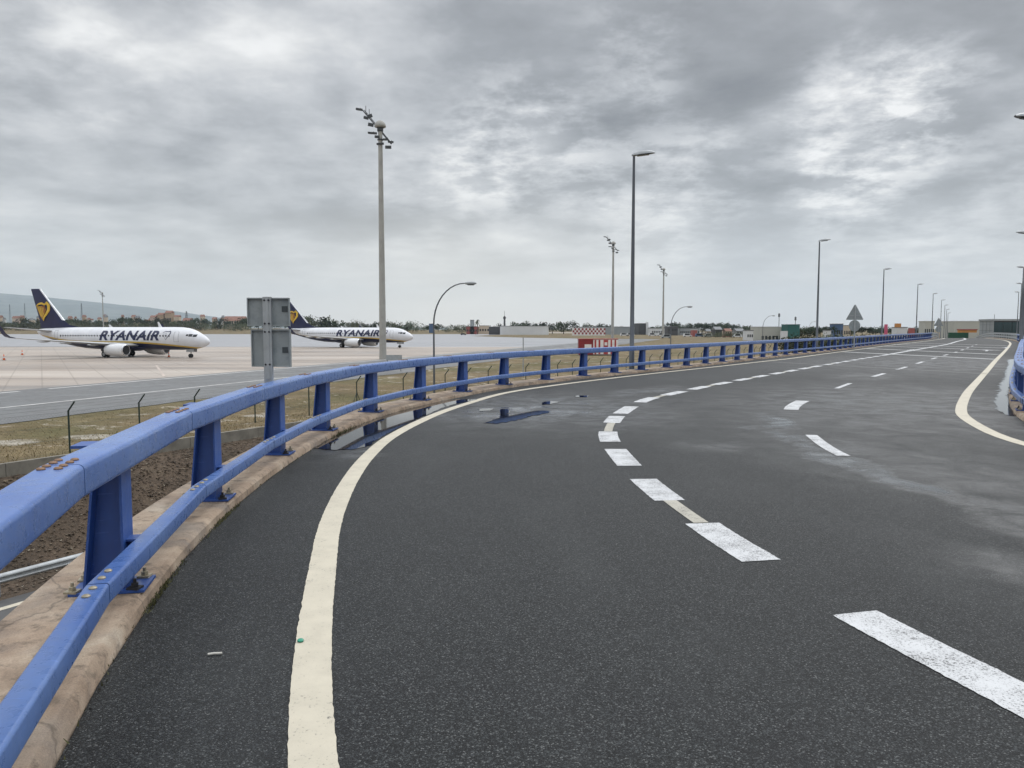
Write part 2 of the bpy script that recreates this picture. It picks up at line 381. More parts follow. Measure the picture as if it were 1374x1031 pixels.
# ------------------------------------------------------------------ curves in plan
class Path:
    def __init__(s, pts, side, step=.2):
        P = [Vector(p) for p in pts]; P = [2 * P[0] - P[1]] + P + [2 * P[-1] - P[-2]]
        out = []
        for i in range(1, len(P) - 2):
            p0, p1, p2, p3 = P[i - 1:i + 3]; n = max(2, int((p2 - p1).length / step))
            t01 = max((p1 - p0).length, 1e-6) ** .5; t12 = max((p2 - p1).length, 1e-6) ** .5; t23 = max((p3 - p2).length, 1e-6) ** .5
            m1 = (p2 - p1 + t12 * ((p1 - p0) / t01 - (p2 - p0) / (t01 + t12)))
            m2 = (p2 - p1 + t12 * ((p3 - p2) / t23 - (p3 - p1) / (t12 + t23)))
            for k in range(n):
                t = k / n
                out.append(p1 * (2 * t**3 - 3 * t**2 + 1) + m1 * (t**3 - 2 * t**2 + t) + p2 * (-2 * t**3 + 3 * t**2) + m2 * (t**3 - t**2))
        out.append(P[-2]); s.p = out; s.side = side
        s.s = [0]
        for a, b in zip(out, out[1:]): s.s.append(s.s[-1] + (b - a).length)
        s.len = s.s[-1]
    def at(s, d):
        import bisect
        i = min(max(bisect.bisect_right(s.s, d) - 1, 0), len(s.p) - 2)
        t = (d - s.s[i]) / max(s.s[i + 1] - s.s[i], 1e-9)
        p = s.p[i].lerp(s.p[i + 1], t)
        a = s.p[max(i - 2, 0)]; b = s.p[min(i + 3, len(s.p) - 1)]
        tg = (b - a).normalized()
        n = Vector((-tg.y, tg.x)) * s.side
        return p, tg, n
    def near(s, q):
        q = Vector(q); i = min(range(len(s.p)), key=lambda k: (s.p[k] - q).length_squared); return s.s[i]
    def pt(s, d, u, z=None):
        p, t, n = s.at(d); q = p + n * u
        return (q.x, q.y, rz(q.y) + (z or 0))
def rz(y):      # the road dips gently past the crest
    return 0.0 if y < 122 else -0.00045 * (y - 122) ** 2 if y < 172 else -1.125 - .045 * (y - 172)

K = Path([(9.5, -11.2), (6.3, -9), (3.2, -6), (.95, -3), (-.65, 0), (-1.67, 2.8), (-2.11, 4.5), (-2.38, 6), (-2.56, 7.7), (-2.65, 9.5), (-2.63, 11.5), (-2.38, 14), (-1.77, 16.3),
          (-1.02, 18.5), (-.06, 20.8), (1.15, 22.8), (2.44, 24.75), (4.91, 28.2), (7.35, 31.65), (9.83, 35.3), (12.3, 39.1), (14.85, 42.9), (18.35, 48), (21.85, 53.1),
          (31, 67.3), (40.5, 82), (50, 96.3), (59.2, 110), (66, 121), (76, 138), (92, 166), (107, 195)], 1)
RRc = [(18, -4.6), (13.5, -2.6), (10.2, .6), (8.3, 4), (7.4, 7.0), (7.06, 10.0), (7.22, 11.3), (7.6, 12.5), (8.32, 14.23), (8.97, 15.4), (9.95, 17), (11.52, 19.47), (14.25, 23.59), (18.42, 29.86), (24.44, 38.94),
       (33.56, 52.59), (44.2, 68.6), (52.8, 81.7), (60.8, 94.5), (68.0, 106.9), (73.2, 117), (78.5, 127.5), (88, 145), (102, 171), (116, 198)]
RR = Path(RRc, -1)
RK = Path([tuple(RR.at(d)[0] + RR.at(d)[2] * .85)[:2] for d in [RR.len * i / 90 for i in range(91)]], -1)
LL = Path([(-1.0 + 5.9, -6.6), (2.2, -3.6), (.45, -.3), (-.72, 2.8), (-1.34, 5.52), (-1.49, 6.33), (-1.60, 7.12), (-1.71, 8.14), (-1.80, 9.51), (-1.79, 11.42), (-1.43, 14.31), (-.98, 16.35), (-.15, 19.2), (1.2, 21.73),
           (3.25, 24.9), (5.63, 28.3), (8.55, 32.3), (12.1, 37.3), (14.75, 41), (18.4, 46.6), (23.0, 53.6), (28.9, 62.6), (34.6, 71.3), (46, 88), (58, 106), (67, 120), (77, 137), (92, 164)], 1)
DL = Path([(2.9, 1.7), (2.36, 2.8), (2.19, 3.4), (1.93, 4.345), (1.645, 5.75), (1.42, 7.8), (1.37, 9.6), (1.44, 11.55), (1.78, 13.5), (2.22, 15.1), (3.05, 17.4), (3.94, 18.95), (5.48, 21.5), (7.27, 24.25), (9.13, 27.05), (11.86, 31.1),
           (14.3, 34.7), (18.78, 41.2), (21.3, 44.8), (25.3, 50.6), (34.2, 63.6), (44, 78), (54.5, 94.5), (67, 114), (75, 128), (85, 146)], 1)
D2 = Path([(4.6, 5.5), (4.2, 8), (4.17, 9.7), (4.5, 11.6), (5.5, 15.2), (6.45, 17.1), (8.67, 20.6), (9.9, 22.55), (11.98, 25.6), (13.28, 27.5), (15.04, 30.1), (16.47, 32.2), (18.42, 35.1), (19.86, 37.25), (22.47, 41.1),
           (25.3, 45.3), (28.9, 50.5), (38.5, 65), (49, 81), (58, 95)], 1)

def sweep(mb, path, prof, ds, cap=True):
    n = len(prof); vs = []
    for d in ds: vs += [path.pt(d, u, z) for u, z in prof]
    fs = []
    for i in range(len(ds) - 1):
        for k in range(n):
            a = i * n + k; b = i * n + (k + 1) % n; fs.append((a, b, b + n, a + n))
    if cap: fs.append(tuple(reversed(range(n)))); fs.append(tuple(range((len(ds) - 1) * n, len(ds) * n)))
    mb.add(vs, fs)
def lin(a, b, step):
    n = max(1, int(round((b - a) / step))); return [a + (b - a) * i / n for i in range(n + 1)]
def ribbon(mb, path, u0, u1, ds, z, jit=0):
    vs = []
    for d in ds: vs += [path.pt(d, u0 + rnd.gauss(0, jit), z), path.pt(d, u1 + rnd.gauss(0, jit), z)]
    mb.add(vs, [(2 * i, 2 * i + 1, 2 * i + 3, 2 * i + 2) for i in range(len(ds) - 1)])
def rrect(u0, u1, z0, z1, r_, seg=4):
    o = []
    for cx, cz, a0 in ((u1 - r_, z1 - r_, 0), (u0 + r_, z1 - r_, 90), (u0 + r_, z0 + r_, 180), (u1 - r_, z0 + r_, 270)):
        for k in range(seg + 1):
            a = R(a0 + 90 * k / seg); o.append((cx + r_ * math.cos(a), cz + r_ * math.sin(a)))
    return o

# ------------------------------------------------------------------ road on the viaduct
NS = 260
mb = MB(); vs = []
for i in range(NS + 1):
    t = i / NS
    a = K.p[int(t * (len(K.p) - 1))]; b = RK.p[int(t * (len(RK.p) - 1))]
    for q in range(9):
        p = a.lerp(b, q / 8); vs.append((p.x, p.y, rz(p.y)))
mb.add(vs, [(i * 9 + q, i * 9 + q + 1, (i + 1) * 9 + q + 1, (i + 1) * 9 + q) for i in range(NS) for q in range(8)])
road = mb.build('road', M['asphalt']); tag(road, 'dark damp asphalt carriageway curving across the viaduct', 'road', kind='structure')

# markings
def mark(name, mb, m, z=None): o = mb.build(name, m); tag(o, kind='structure'); return o
mb = MB(); ribbon(mb, LL, -.09, .09, lin(0, 24, .035) + lin(24.5, LL.len, .5), .004, .0015); mark('edge_line', mb, M['line_cream'])
mb = MB(); ribbon(mb, RR, -.10, .10, lin(0, RR.len, .5), .004); mark('edge_line', mb, M['line_cream'])
d0 = DL.near((2.05, 3.85)); end = DL.near((21.3, 44.8))
mb = MB(); old = MB()
spans = [(DL.near((2.31, 3.05)) , DL.near((1.92, 4.35))), (DL.near((1.72, 5.25)), DL.near((1.56, 6.3))), (DL.near((1.43, 7.28)), DL.near((1.40, 8.3))), (DL.near((1.37, 9.09)), DL.near((1.37, 10.15))),
         (DL.near((1.38, 11.0)), DL.near((1.49, 12.1))), (DL.near((1.65, 13.0)), DL.near((1.94, 14.05))), (DL.near((2.06, 14.5)), DL.near((2.40, 15.8)))]
d = DL.near((3.0, 17.2)) - .55
while d < end: spans.append((d, d + 1.32)); d += 2.02
spans.append((d + .3, DL.len - 8))
for a, b in spans: ribbon(mb, DL, -.145, .145, lin(a, b, .03), .004, .0025)
mark('lane_dashes', mb, M['line_white'])
for a, b in ((6.3, 7.15), (12.05, 13.0)):
    ribbon(old, DL, -.065, .065, lin(DL.near((1.55 if a < 9 else 1.45, a)) + .02, DL.near((1.47 if a < 9 else 1.65, b)), .15), .004)
for a, b in list(zip(spans[6:-1], spans[7:]))[1:12:2]: ribbon(old, DL, -.06, .06, lin(a[1] + .02, b[0] - .02, .2), .004)
mark('old_dashes', old, M['line_old'])
mb = MB()
d = D2.near((4.17, 9.7)); k = 0
for (a, b, w) in (((4.17, 9.7), (4.5, 11.6), .085), ((5.5, 15.2), (6.45, 17.1), .14), ((8.67, 20.6), (9.9, 22.55), .065), ((11.98, 25.6), (13.28, 27.5), .08), ((15.04, 30.1), (16.47, 32.2), .08), ((18.42, 35.1), (19.86, 37.25), .08),
                  ((22.0, 40.4), (23.3, 42.3), .08), ((25.6, 45.7), (26.9, 47.6), .08), ((29.2, 51), (30.5, 53), .08), ((33, 56.7), (34.3, 58.7), .08), ((37, 62.8), (38.3, 64.7), .08), ((41, 69), (42.3, 71), .08), ((45, 75), (46.3, 77), .08)):
    ribbon(mb, D2, -w, w, lin(D2.near(a), D2.near(b), .3), .004)
mark('lane_dashes', mb, M['line_white'])
mb = MB()
for (a, b, w) in (((25.1, 39.9), (22.6, 52.6), .23), ((29.9, 47.4), (28.3, 61.6), .23), ((35.6, 56.2), (33.6, 70), .23), ((40.2, 62.8), (38, 77), .23), ((46, 71.6), (43.6, 86), .23)):
    a = Vector(a); b = Vector(b); n = (b - a).normalized(); n = Vector((-n.y, n.x)) * w
    mb.add([(*(a - n), .009), (*(a + n), .009), (*(b + n), .009), (*(b - n), .009)], [(0, 1, 2, 3)])
mark('rumble_bars', mb, M['bar_mat'])
mb = MB(); a = Vector((16.9, 26.9)); b = Vector((12.4, 37)); n = Vector((.08, .035))
mb.add([(*(a - n), .004), (*(a + n), .004), (*(b + n), .004), (*(b - n), .004)], [(0, 1, 2, 3)]); mark('expansion_joint', mb, M['line_faint'])
# painted lane arrows far off
mb = MB()
for (x, y) in ((29.5, 57), (34.5, 56), (41, 64)):
    t = Vector((.545, .838)); n = Vector((-t.y, t.x)); p = Vector((x, y))
    def q(u, v): w = p + t * u + n * v; return (w.x, w.y, .013)
    mb.add([q(-2.2, -.08), q(-2.2, .08), q(.4, .08), q(.4, -.08)], [(0, 1, 2, 3)]); mb.add([q(.4, -.4), q(.4, .4), q(2.0, 0)], [(0, 1, 2)])
mark('lane_arrows', mb, M['line_white'])

# puddles: irregular water sheets, with a ragged rim
def puddle(pts, seed, name='puddle', jag=.05, n=14):
    r2 = random.Random(seed); P = Path(list(pts) + [pts[0]], 1, .08)
    o = []
    for p in P.p[:-1]:
        o.append((p.x + r2.gauss(0, jag) * .5, p.y + r2.gauss(0, jag), .007))
    mb = MB(); c = sum((Vector(p) for p in o), Vector()) / len(o)
    me = bpy.data.meshes.new(name); bm = bmesh.new(); vs_ = [bm.verts.new(p) for p in o]
    f = bm.faces.new(vs_); bmesh.ops.triangulate(bm, faces=[f]); bmesh.ops.recalc_face_normals(bm, faces=bm.faces)
    if sum(f.normal.z for f in bm.faces) < 0: bmesh.ops.reverse_faces(bm, faces=bm.faces)
    bm.to_mesh(me); bm.free(); ob = obj(name, me, M['water']); tag(ob, kind='structure'); return ob
def kp(s_, u): p = K.pt(s_, u); return (p[0], p[1])
sk = K.near((-2.62, 10.2))
puddle([kp(K.near((-2.62, 10.3)), 0.0), kp(K.near((-2.55, 12.4)), .0), kp(K.near((-2.2, 14.9)), .0), kp(K.near((-1.5, 17.2)), .0), (-.80, 17.4), (-1.10, 16.6), (-1.40, 15.5), (-1.58, 14.2), (-1.74, 13.2), (-1.85, 12.2), (-1.94, 11.1), (-2.0, 10.35), (-2.25, 10.15)], 3, jag=.025)
def up(px, py): D = FPX * H_EYE / (py - HZ); return (WX(px, D), D)
puddle([up(648, 567.5), up(664, 562.5), up(671, 556), up(673, 549), up(681, 549), up(684, 557), up(703, 553.5), up(722, 551), up(736, 552), up(732, 554.5), up(716, 557.5), up(702, 561.5), up(684, 565.5), up(664, 568.5)], 5, jag=.03)
puddle([(.62, 16.2), (.86, 16.35), (1.02, 16.9), (.75, 16.9)], 6, jag=.04)
puddle([(1.5, 17.9), (1.75, 18.0), (1.8, 18.35), (1.52, 18.3)], 8, jag=.04)
puddle([(-.62, 14.9), (-.45, 15.0), (-.38, 15.4), (-.62, 15.35)], 9, jag=.03)
def rp(y, u):
    d = RK.near((RK.p[min(range(len(RK.p)), key=lambda k: abs(RK.p[k].y - y) + (100 if RK.p[k].y < 8 else 0))].x, y)); p = RK.pt(d, u); return (p[0], p[1])
puddle([rp(14.2, -.12), rp(15, -.24), rp(17, -.26), rp(19.5, -.20), rp(22, -.25), rp(25, -.2), rp(29, -.26), rp(34, -.25), rp(40, -.2), rp(40, 0), rp(34, 0), rp(29, 0), rp(25, 0), rp(22, 0), rp(19, 0), rp(16, 0), rp(14.2, 0)], 11, jag=.05)

# kerbs (concrete string courses the railings stand on) and deck
def kerb(path, d1, label, seed):
    r2 = random.Random(seed); mb = MB(); ds = lin(0, d1, .5); prof = [(0, -.05), (.014, .052), (.045, .08), (.64, .085), (.66, .06), (.66, -.9), (.30, -.9), (.30, -.05)]
    n = len(prof); vs = []
    for d in ds:
        j = r2.uniform(-.004, .004)
        vs += [path.pt(d, u + (j if u < .05 else 0), z + (r2.uniform(-.003, .002) if 0 < u < .05 else 0)) for u, z in prof]
    mb.add(vs, [(i * n + k, i * n + (k + 1) % n, (i + 1) * n + (k + 1) % n, (i + 1) * n + k) for i in range(len(ds) - 1) for k in range(n)])
    o = mb.build('kerb', M['kerb'], smooth=40); tag(o, label, 'kerb', kind='structure')
kerb(K, K.len, 'stained brown concrete kerb along the left railing', 1)
kerb(RK, RK.len, 'pale concrete kerb under the right railing', 2)
via = empty('viaduct', (0, 0, 0)); tag(via, 'concrete viaduct deck carrying the curving road above the grass', 'viaduct')
mb = MB(); vs = []
for i in range(NS + 1):
    t = i / NS
    ia = int(t * (len(K.p) - 1)); ib = int(t * (len(RK.p) - 1))
    a = K.pt(K.s[ia], .32); b = RK.pt(RK.s[ib], .32)
    vs += [(a[0], a[1], a[2] - .06), (b[0], b[1], b[2] - .06), (b[0], b[1], b[2] - 1.2), (a[0], a[1], a[2] - 1.2)]
mb.add(vs, [(i * 4 + q, i * 4 + (q + 1) % 4, (i + 1) * 4 + (q + 1) % 4, (i + 1) * 4 + q) for i in range(NS) for q in range(4)])
mb.build('deck', M['concrete_wall'], via)
for y in (6, 24, 45, 70, 95):
    i = min(range(len(K.p)), key=lambda k: abs(K.p[k].y - y) + (50 if K.s[k] < 12 else 0)); a = K.p[i]
    j = min(range(len(RK.p)), key=lambda k: (RK.p[k] - a).length); b = RK.p[j]; c = (a + b) / 2; t = (b - a).normalized() * 3.6
    pm = MB(); pm.bar((c.x - t.x, c.y - t.y, -4.2), (c.x + t.x, c.y + t.y, -4.2), 1.0, 6.2); pm.build('pier', M['concrete_wall'], via)

# ------------------------------------------------------------------ railings
def make_railing(path, s_list, hs, label, detail):
    """railing: H-section posts on base plates, a big top rail and a small lower rail made of lengths spliced before each post"""
    root = empty('bridge_railing', path.pt(s_list[0], .2, 0)); tag(root, label, 'railing')
    inv = Matrix.Translation(-Vector(root.location))
    def part(mb, name, m, par=None, smooth=None):
        o = mb.build(name, m, None, smooth)
        o.data.transform(inv); o.parent = par or root
        return o
    pm = MB(); z0 = .10
    pm.box(.16, .174, -.10, .10, z0, .80 * hs)                                                # road-side flange
    pm.hexa([(.174, -.007, z0), (.372, -.007, z0), (.372, .007, z0), (.174, .007, z0), (.174, -.007, .80 * hs), (.300, -.007, .80 * hs), (.300, .007, .80 * hs), (.174, .007, .80 * hs)])   # web
    pm.hexa([(.372, -.10, z0), (.385, -.10, z0), (.385, .10, z0), (.372, .10, z0), (.300, -.10, .809 * hs), (.313, -.10, .809 * hs), (.313, .10, .809 * hs), (.300, .10, .809 * hs)])
    pm.box(.33, .345, -.09, .09, .811 * hs, .92 * hs); pm.box(.315, .42, -.095, .095, .922 * hs, .938 * hs)                                              # cap plate behind the rail
    pm.box(.11, .40, -.085, .085, .80 * hs, .8085 * hs)                                           # seat plate
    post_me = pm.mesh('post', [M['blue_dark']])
    bm_ = MB(); bm_.box(.05, .45, -.14, .14, .084, .10)
    for u in (.10, .42):
        for v in (-.11, .11): pass
    base_me = bm_.mesh('base_plate', [M['blue_dark']])
    nm = MB()
    for u, v in ((.105, -.108), (.105, .108), (.43, -.108), (.43, .108)): pass
    nm.box(-.035, .035, -.032, .032, .0, .012); nm.lathe([(.021, .012), (.021, .034), (.011, .036), (.010, .058)], 6)
    nut_me = nm.mesh('anchor_nut', [M['bolt_grey']]); nm2 = nm.mesh('anchor_nut', [M['nut_dark']])
    br = MB(); br.box(.095, .16, -.055, .055, .275, .287); br.box(.095, .16, -.055, .055, .365, .377); br.box(.095, .16, -.006, .006, .287, .365); br.box(.095, .10, -.055, .055, .287, .365)
    br_me = br.mesh('bracket', [M['blue_dark']])
    def place(me, name, p, a, par):
        o = obj(name, me); o.parent = par; o.location = p; o.rotation_euler = (0, 0, a); return o
    posts = []
    for i, s_ in enumerate(s_list):
        p, t, n = path.at(s_); ang = math.atan2(n.y, n.x)
        loc = Vector((p.x - n.x * .03, p.y - n.y * .03, rz(p.y))) - Vector(root.location)
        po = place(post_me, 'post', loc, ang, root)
        place(base_me, 'base_plate', (0, 0, 0), 0, po)
        near = i < detail
        place(br_me, 'bracket', (0, 0, 0), 0, po)
        if near:
            for k, (u, v) in enumerate(((.105, -.108), (.105, .108), (.435, -.108), (.435, .108))):
                place(nut_me if k != 1 else nm2, 'anchor_nut', (u, v, .10), R(rnd.uniform(-20, 20)), po)
        posts.append(po)
    top = rrect(.080, .280, .805 * hs, .968 * hs, .030, 5); low = rrect(.005, .112, .272, .378, .016, 4)
    bolt = MB(); bolt.lathe([(.0005, .0), (.019, .0), (.019, .005), (.013, .010), (.0005, .011)], 10); bt = bolt.mesh('bolt', [M['bolt_brown']], 40); bl = bolt.mesh('bolt', [M['bolt_grey']], 40)
    cuts = [s_list[0] - 3.2] + [s_ - .92 for s_ in s_list[1:]] + [s_list[-1] + 1.2]
    for i in range(len(cuts) - 1):
        a, b = cuts[i] + .006, cuts[i + 1] - .006
        for prof, nm_, bme, rows, dz, step in ((top, 'top_rail', bt, (-.025, .045), .9685 * hs, .095), (low, 'lower_rail', bl, (0.0,), .3785, .10)):
            off = 0 if nm_ == 'top_rail' else .05
            m1 = MB(); sweep(m1, path, prof, [a + off, b + off]); ro = part(m1, nm_, M['blue'], smooth=35)
            if i and i <= detail:
                # the sleeve seen in the joint, and its bolts on top
                cu = sum(q[0] for q in prof) / len(prof)
                sl = MB(); sweep(sl, path, [(cu + (u - cu) * .94, (z - (dz - .09)) * .97 + (dz - .09)) for u, z in prof], [a + off - .12, a + off + .12]); part(sl, 'sleeve', M['nut_dark'], ro)
                for side in (-1, 1):
                    for k in range(2):
                        for r_ in rows:
                            s_ = a + off + side * (.045 + k * .075 if nm_ == 'top_rail' else .075 + k * .115)
                            q = Vector(path.pt(s_, cu + r_ * 1.0, dz)) - Vector(root.location)
                            bo = obj('bolt', bme); bo.parent = ro; bo.location = q
    return root
sA = K.near((-2.05, 4.35))
sl = []; s_ = sA - 2.42 * 4
anchors = [(-2.21, 4.49), (-2.67, 6.85), (-2.87, 9.28), (-2.79, 11.53), (-2.47, 14.01), (-1.94, 16.26), (-1.19, 18.56), (-.22, 20.92), (1.00, 22.97), (2.29, 24.90), (3.55, 26.6), (4.76, 28.37), (5.95, 30.1), (7.2, 31.75), (8.45, 33.6), (9.65, 35.4), (10.9, 37.2), (12.2, 39.15), (13.41, 41), (14.70, 42.9)]
sl = [K.near(a) for a in anchors]
sl = [sl[0] - 2.4 * k for k in (4, 3, 2, 1)] + sl
while True:
    s2 = sl[-1] + 2.2
    if K.at(s2)[0].y > 121: break
    sl.append(s2)
sl = [q + .09 for q in sl]
make_railing(K, sl, 1.0, 'long blue steel railing with two rails along the left kerb', 12)
sr = []; s_ = RK.near((8.4, 12.4)) - 2.2 * 5
while RK.at(s_)[0].y < 96 or s_ < 8: sr.append(s_); s_ += 2.2
make_railing(RK, sr, .92, 'blue steel railing with two rails along the right kerb', 14)
# pale galvanised barriers at the far end
def far_barrier(path, y0, y1, label, u0):
    i0 = next(k for k in range(len(path.p)) if path.p[k].y > y0); i1 = next(k for k in range(len(path.p)) if path.p[k].y > y1)
    s0, s1 = path.s[i0], path.s[i1]; root = empty('crash_barrier', path.pt(s0, u0)); tag(root, label, 'barrier')
    inv = Matrix.Translation(-Vector(root.location))
    for z0, z1 in ((.74, .98), (.32, .56)):
        m = MB(); sweep(m, path, [(u0, z0), (u0 + .02, z0 + .08), (u0, z0 + .12), (u0 + .02, z0 + .16), (u0, z1), (u0 + .10, z1), (u0 + .10, z0)], lin(s0, s1, 1.5)); o = m.build('beam', M['galv']); o.data.transform(inv); o.parent = root
    for d in lin(s0 + .5, s1, 3.0):
        m = MB(); p, t, n = path.at(d); q = p + n * (u0 + .16); z = rz(p.y); m.bar((q.x, q.y, z), (q.x, q.y, z + .95), .10); o = m.build('post', M['galv']); o.data.transform(inv); o.parent = root
far_barrier(K, 122.5, 176, 'pale galvanised crash barrier continuing past the end of the left blue railing', .1)
far_barrier(RK, 97, 176, 'pale galvanised crash barrier continuing past the end of the right blue railing', .1)

# small things on the road
def solid(mb, name, m, label, cat, group=None, smooth=None):
    o = mb.build(name, m, None, smooth); tag(o, label, cat, group); return o
def at_px(px, py, z=0.0):
    D = FPX * (H_EYE - z) / (py - HZ); return Vector((WX(px, D), D, z))
p = at_px(404, 860); mb = MB(); mb.lathe([(.016, .007), (.017, .013), (.012, .018), (.004, .019)], 14, tuple(p)); solid(mb, 'bottle_cap', plain('cap_green', (.02, .25, .16), .4), 'small green bottle cap lying on the cream edge line', 'bottle cap', smooth=40)
p = at_px(289, 877); mb = MB(); mb.tube([(p.x - .03, p.y - .008, .008), (p.x, p.y, .009), (p.x + .035, p.y + .006, .008)], .006, 8); solid(mb, 'cigarette_end', plain('paper_white', (.55, .53, .48), .8), 'whitish cigarette end lying on the asphalt beside the left kerb', 'litter')

# ------------------------------------------------------------------ ground
WA = Vector((-19.0, 28.6)); WD = Vector((.5, .866)).normalized(); WN = Vector((WD.y, -WD.x))
def sst(a, b, x): t = min(max((x - a) / (b - a), 0), 1); return t * t * (3 - 2 * t)
def ground_z(x, y):
    q = Vector((x, y)) - WA; s_ = q.dot(WN); t = q.dot(WD)
    fade = 1 - sst(13, 24, t)
    if s_ <= 0 or fade <= 0: return GZ
    dep = (.42 + 2.75 * sst(0, 1, s_ / 5.2)) if s_ < 14 else 3.17
    if s_ > 14: dep = 3.17
    return GZ - dep * fade
X0, X1, Y0, Y1 = -60, 60, -60, 90
mb = MB()
# fine sheet, cut along the wall so that the step is crisp: cells in wall coordinates
rows = []
def grid(ts, ss, m, name):
    g = MB(); vs = []
    for t in ts:
        for s_ in ss:
            p = WA + WD * t + WN * s_; z = ground_z(p.x, p.y) if s_ > 0 else GZ
            vs.append((p.x, p.y, z))
    n = len(ss); g.add(vs, [(i * n + k, i * n + k + 1, (i + 1) * n + k + 1, (i + 1) * n + k) for i in range(len(ts) - 1) for k in range(n - 1)])
    return g.build(name, m, smooth=60)
ts = [-200, -80] + lin(-60, 26, 1.0); ss = [.001] + lin(.35, 6, .35) + [6.5, 8, 10, 13, 14, 20, 40, 90]
cut = grid(ts, ss, M['litter'], 'embankment'); tag(cut, 'bare bank of brown leaf litter below the fence', 'bank', kind='structure')
# the airfield: everything left of the wall line, and everything past the cutting
def P2(t, s_): p = WA + WD * t + WN * s_; return (p.x, p.y)
def disc_sheet(name, polys, m, z, label):
    g = MB()
    for po in polys: g.add([(x, y, z) for x, y in po], [tuple(range(len(po)))])
    o = g.build(name, m); tag(o, label, 'ground', kind='structure'); return o
def half(s_): return [P2(26, s_), P2(26, s_)]
far_r = 9000
disc_sheet('ground', [[P2(-200, 0), P2(26, 0), P2(26, -far_r), P2(-far_r, -far_r), P2(-far_r, 0)], [P2(26, -far_r), P2(26, 90), P2(26, far_r), P2(far_r, far_r), P2(far_r, -far_r)], [P2(-far_r, 90), P2(-far_r, far_r), P2(26, far_r), P2(26, 90)], [P2(-far_r, 0), P2(-far_r, 90), P2(-200, 90), P2(-200, 0)]], M['grass'], GZ, 'dry brown grass of the airfield')
# retaining wall at the top of the bank
mb = MB(); a0 = P2(-60, 0); 
for (t0, t1) in [(-60 + 4.0 * i, -60 + 4.0 * (i + 1) - .02) for i in range(19)]:
    p0 = P2(t0, .02); p1 = P2(t1, .02); mb.bar((*p0, GZ - .35), (*p1, GZ - .35), .20, .85)
solid(mb, 'retaining_wall', M['concrete_wall'], 'low grey concrete retaining wall between the dry grass and the leaf bank', 'wall')
# lower road in the cutting with its line and guard rail
def wall_ribbon(name, m, s0, s1, dz, t0=-60, t1=20):
    g = MB(); vs = []
    for t in lin(t0, t1, 2): vs += [(*P2(t, s0), ground_z(*P2(t, s0)) + dz), (*P2(t, s1), ground_z(*P2(t, s1)) + dz)]
    g.add(vs, [(2 * i, 2 * i + 1, 2 * i + 3, 2 * i + 2) for i in range(len(vs) // 2 - 1)]); o = g.build(name, m); tag(o, kind='structure'); return o
wall_ribbon('road', M['asphalt_cut'], 5.9, 13.5, .05); wall_ribbon('edge_line', M['line_cream'], 6.55, 6.8, .056)
gr = empty('guard_rail', (*P2(-6, 5.45), ground_z(*P2(-6, 5.45)))); tag(gr, 'galvanised wavy guard rail beside the lower road below the viaduct', 'guard rail')
inv = Matrix.Translation(-Vector(gr.location))
m = MB(); prof = [(-.04, .42), (.03, .47), (.04, .51), (-.03, .56), (-.03, .60), (.04, .65), (.03, .69), (-.04, .74), (-.055, .74), (-.045, .60), (-.045, .56), (-.055, .42)]
vs = []
TT = lin(-40, 18, 2.0)
for t in TT: vs += [(*P2(t, 5.5 + u), ground_z(*P2(t, 5.5)) + z) for u, z in prof]
n = len(prof); m.add(vs, [(i * n + k, i * n + (k + 1) % n, (i + 1) * n + (k + 1) % n, (i + 1) * n + k) for i in range(len(TT) - 1) for k in range(n)])
o = m.build('beam', M['galv'], smooth=50); o.data.transform(inv); o.parent = gr
for t in lin(-39, 17, 4.0):
    m = MB(); z = ground_z(*P2(t, 5.4)); m.bar((*P2(t, 5.36), z - .1), (*P2(t, 5.36), z + .7), .09, .12); o = m.build('post', M['galv']); o.data.transform(inv); o.parent = gr
# litter leaves and grass tufts
def scatter_quads(name, n, fn, m, label, seed):
    r2 = random.Random(seed); g = MB(); k = 0
    while k < n:
        q = fn(r2)
        if q is None: continue
        g.add(*q); k += 1
    o = g.build(name, m); tag(o, label, None, None, 'stuff'); return o
def leaf(r2):
    t = r2.uniform(-14, 20); s_ = r2.uniform(.2, 5.4) ; x, y = P2(t, s_); z = ground_z(x, y) + .01
    a = r2.uniform(0, 6.28); l = r2.uniform(.025, .075); w = l * .6; h = r2.uniform(0, .05)
    c, s2 = math.cos(a), math.sin(a)
    return [(x - c * l, y - s2 * l, z + h), (x + s2 * w, y - c * w, z + .02), (x + c * l, y + s2 * l, z + r2.uniform(0, .06)), (x - s2 * w, y + c * w, z + .03)], [(0, 1, 2, 3)]
def leaf_mat():
    m, nt, b = new_mat('dead_leaves'); g = nt.nodes.new('ShaderNodeNewGeometry')
    L(nt, ramp(nt, g.outputs['Random Per Island'], [(0, (.03, .022, .016)), (.5, (.075, .052, .035)), (.9, (.13, .10, .065)), (1, (.32, .28, .22))]).outputs[0], b.inputs['Base Color']); b.inputs['Roughness'].default_value = .9
    return m
scatter_quads('leaf_litter', 16000, leaf, leaf_mat(), 'dead brown leaves covering the bank', 4)
def blade_mat():
    m, nt, b = new_mat('grass_blades'); g = nt.nodes.new('ShaderNodeNewGeometry'); co = coords(nt)
    c = ramp(nt, g.outputs['Random Per Island'], [(0, (.12, .085, .04)), (.5, (.20, .15, .075)), (.8, (.26, .205, .11)), (1, (.10, .12, .04))]).outputs[0]
    L(nt, mixc(nt, ramp(nt, noise(nt, co, .12, 3), [(.5, 0), (.62, .75)]).outputs[0], c, (.07, .10, .028)), b.inputs['Base Color']); b.inputs['Roughness'].default_value = .9; b.inputs['Specular IOR Level'].default_value = .15
    return m
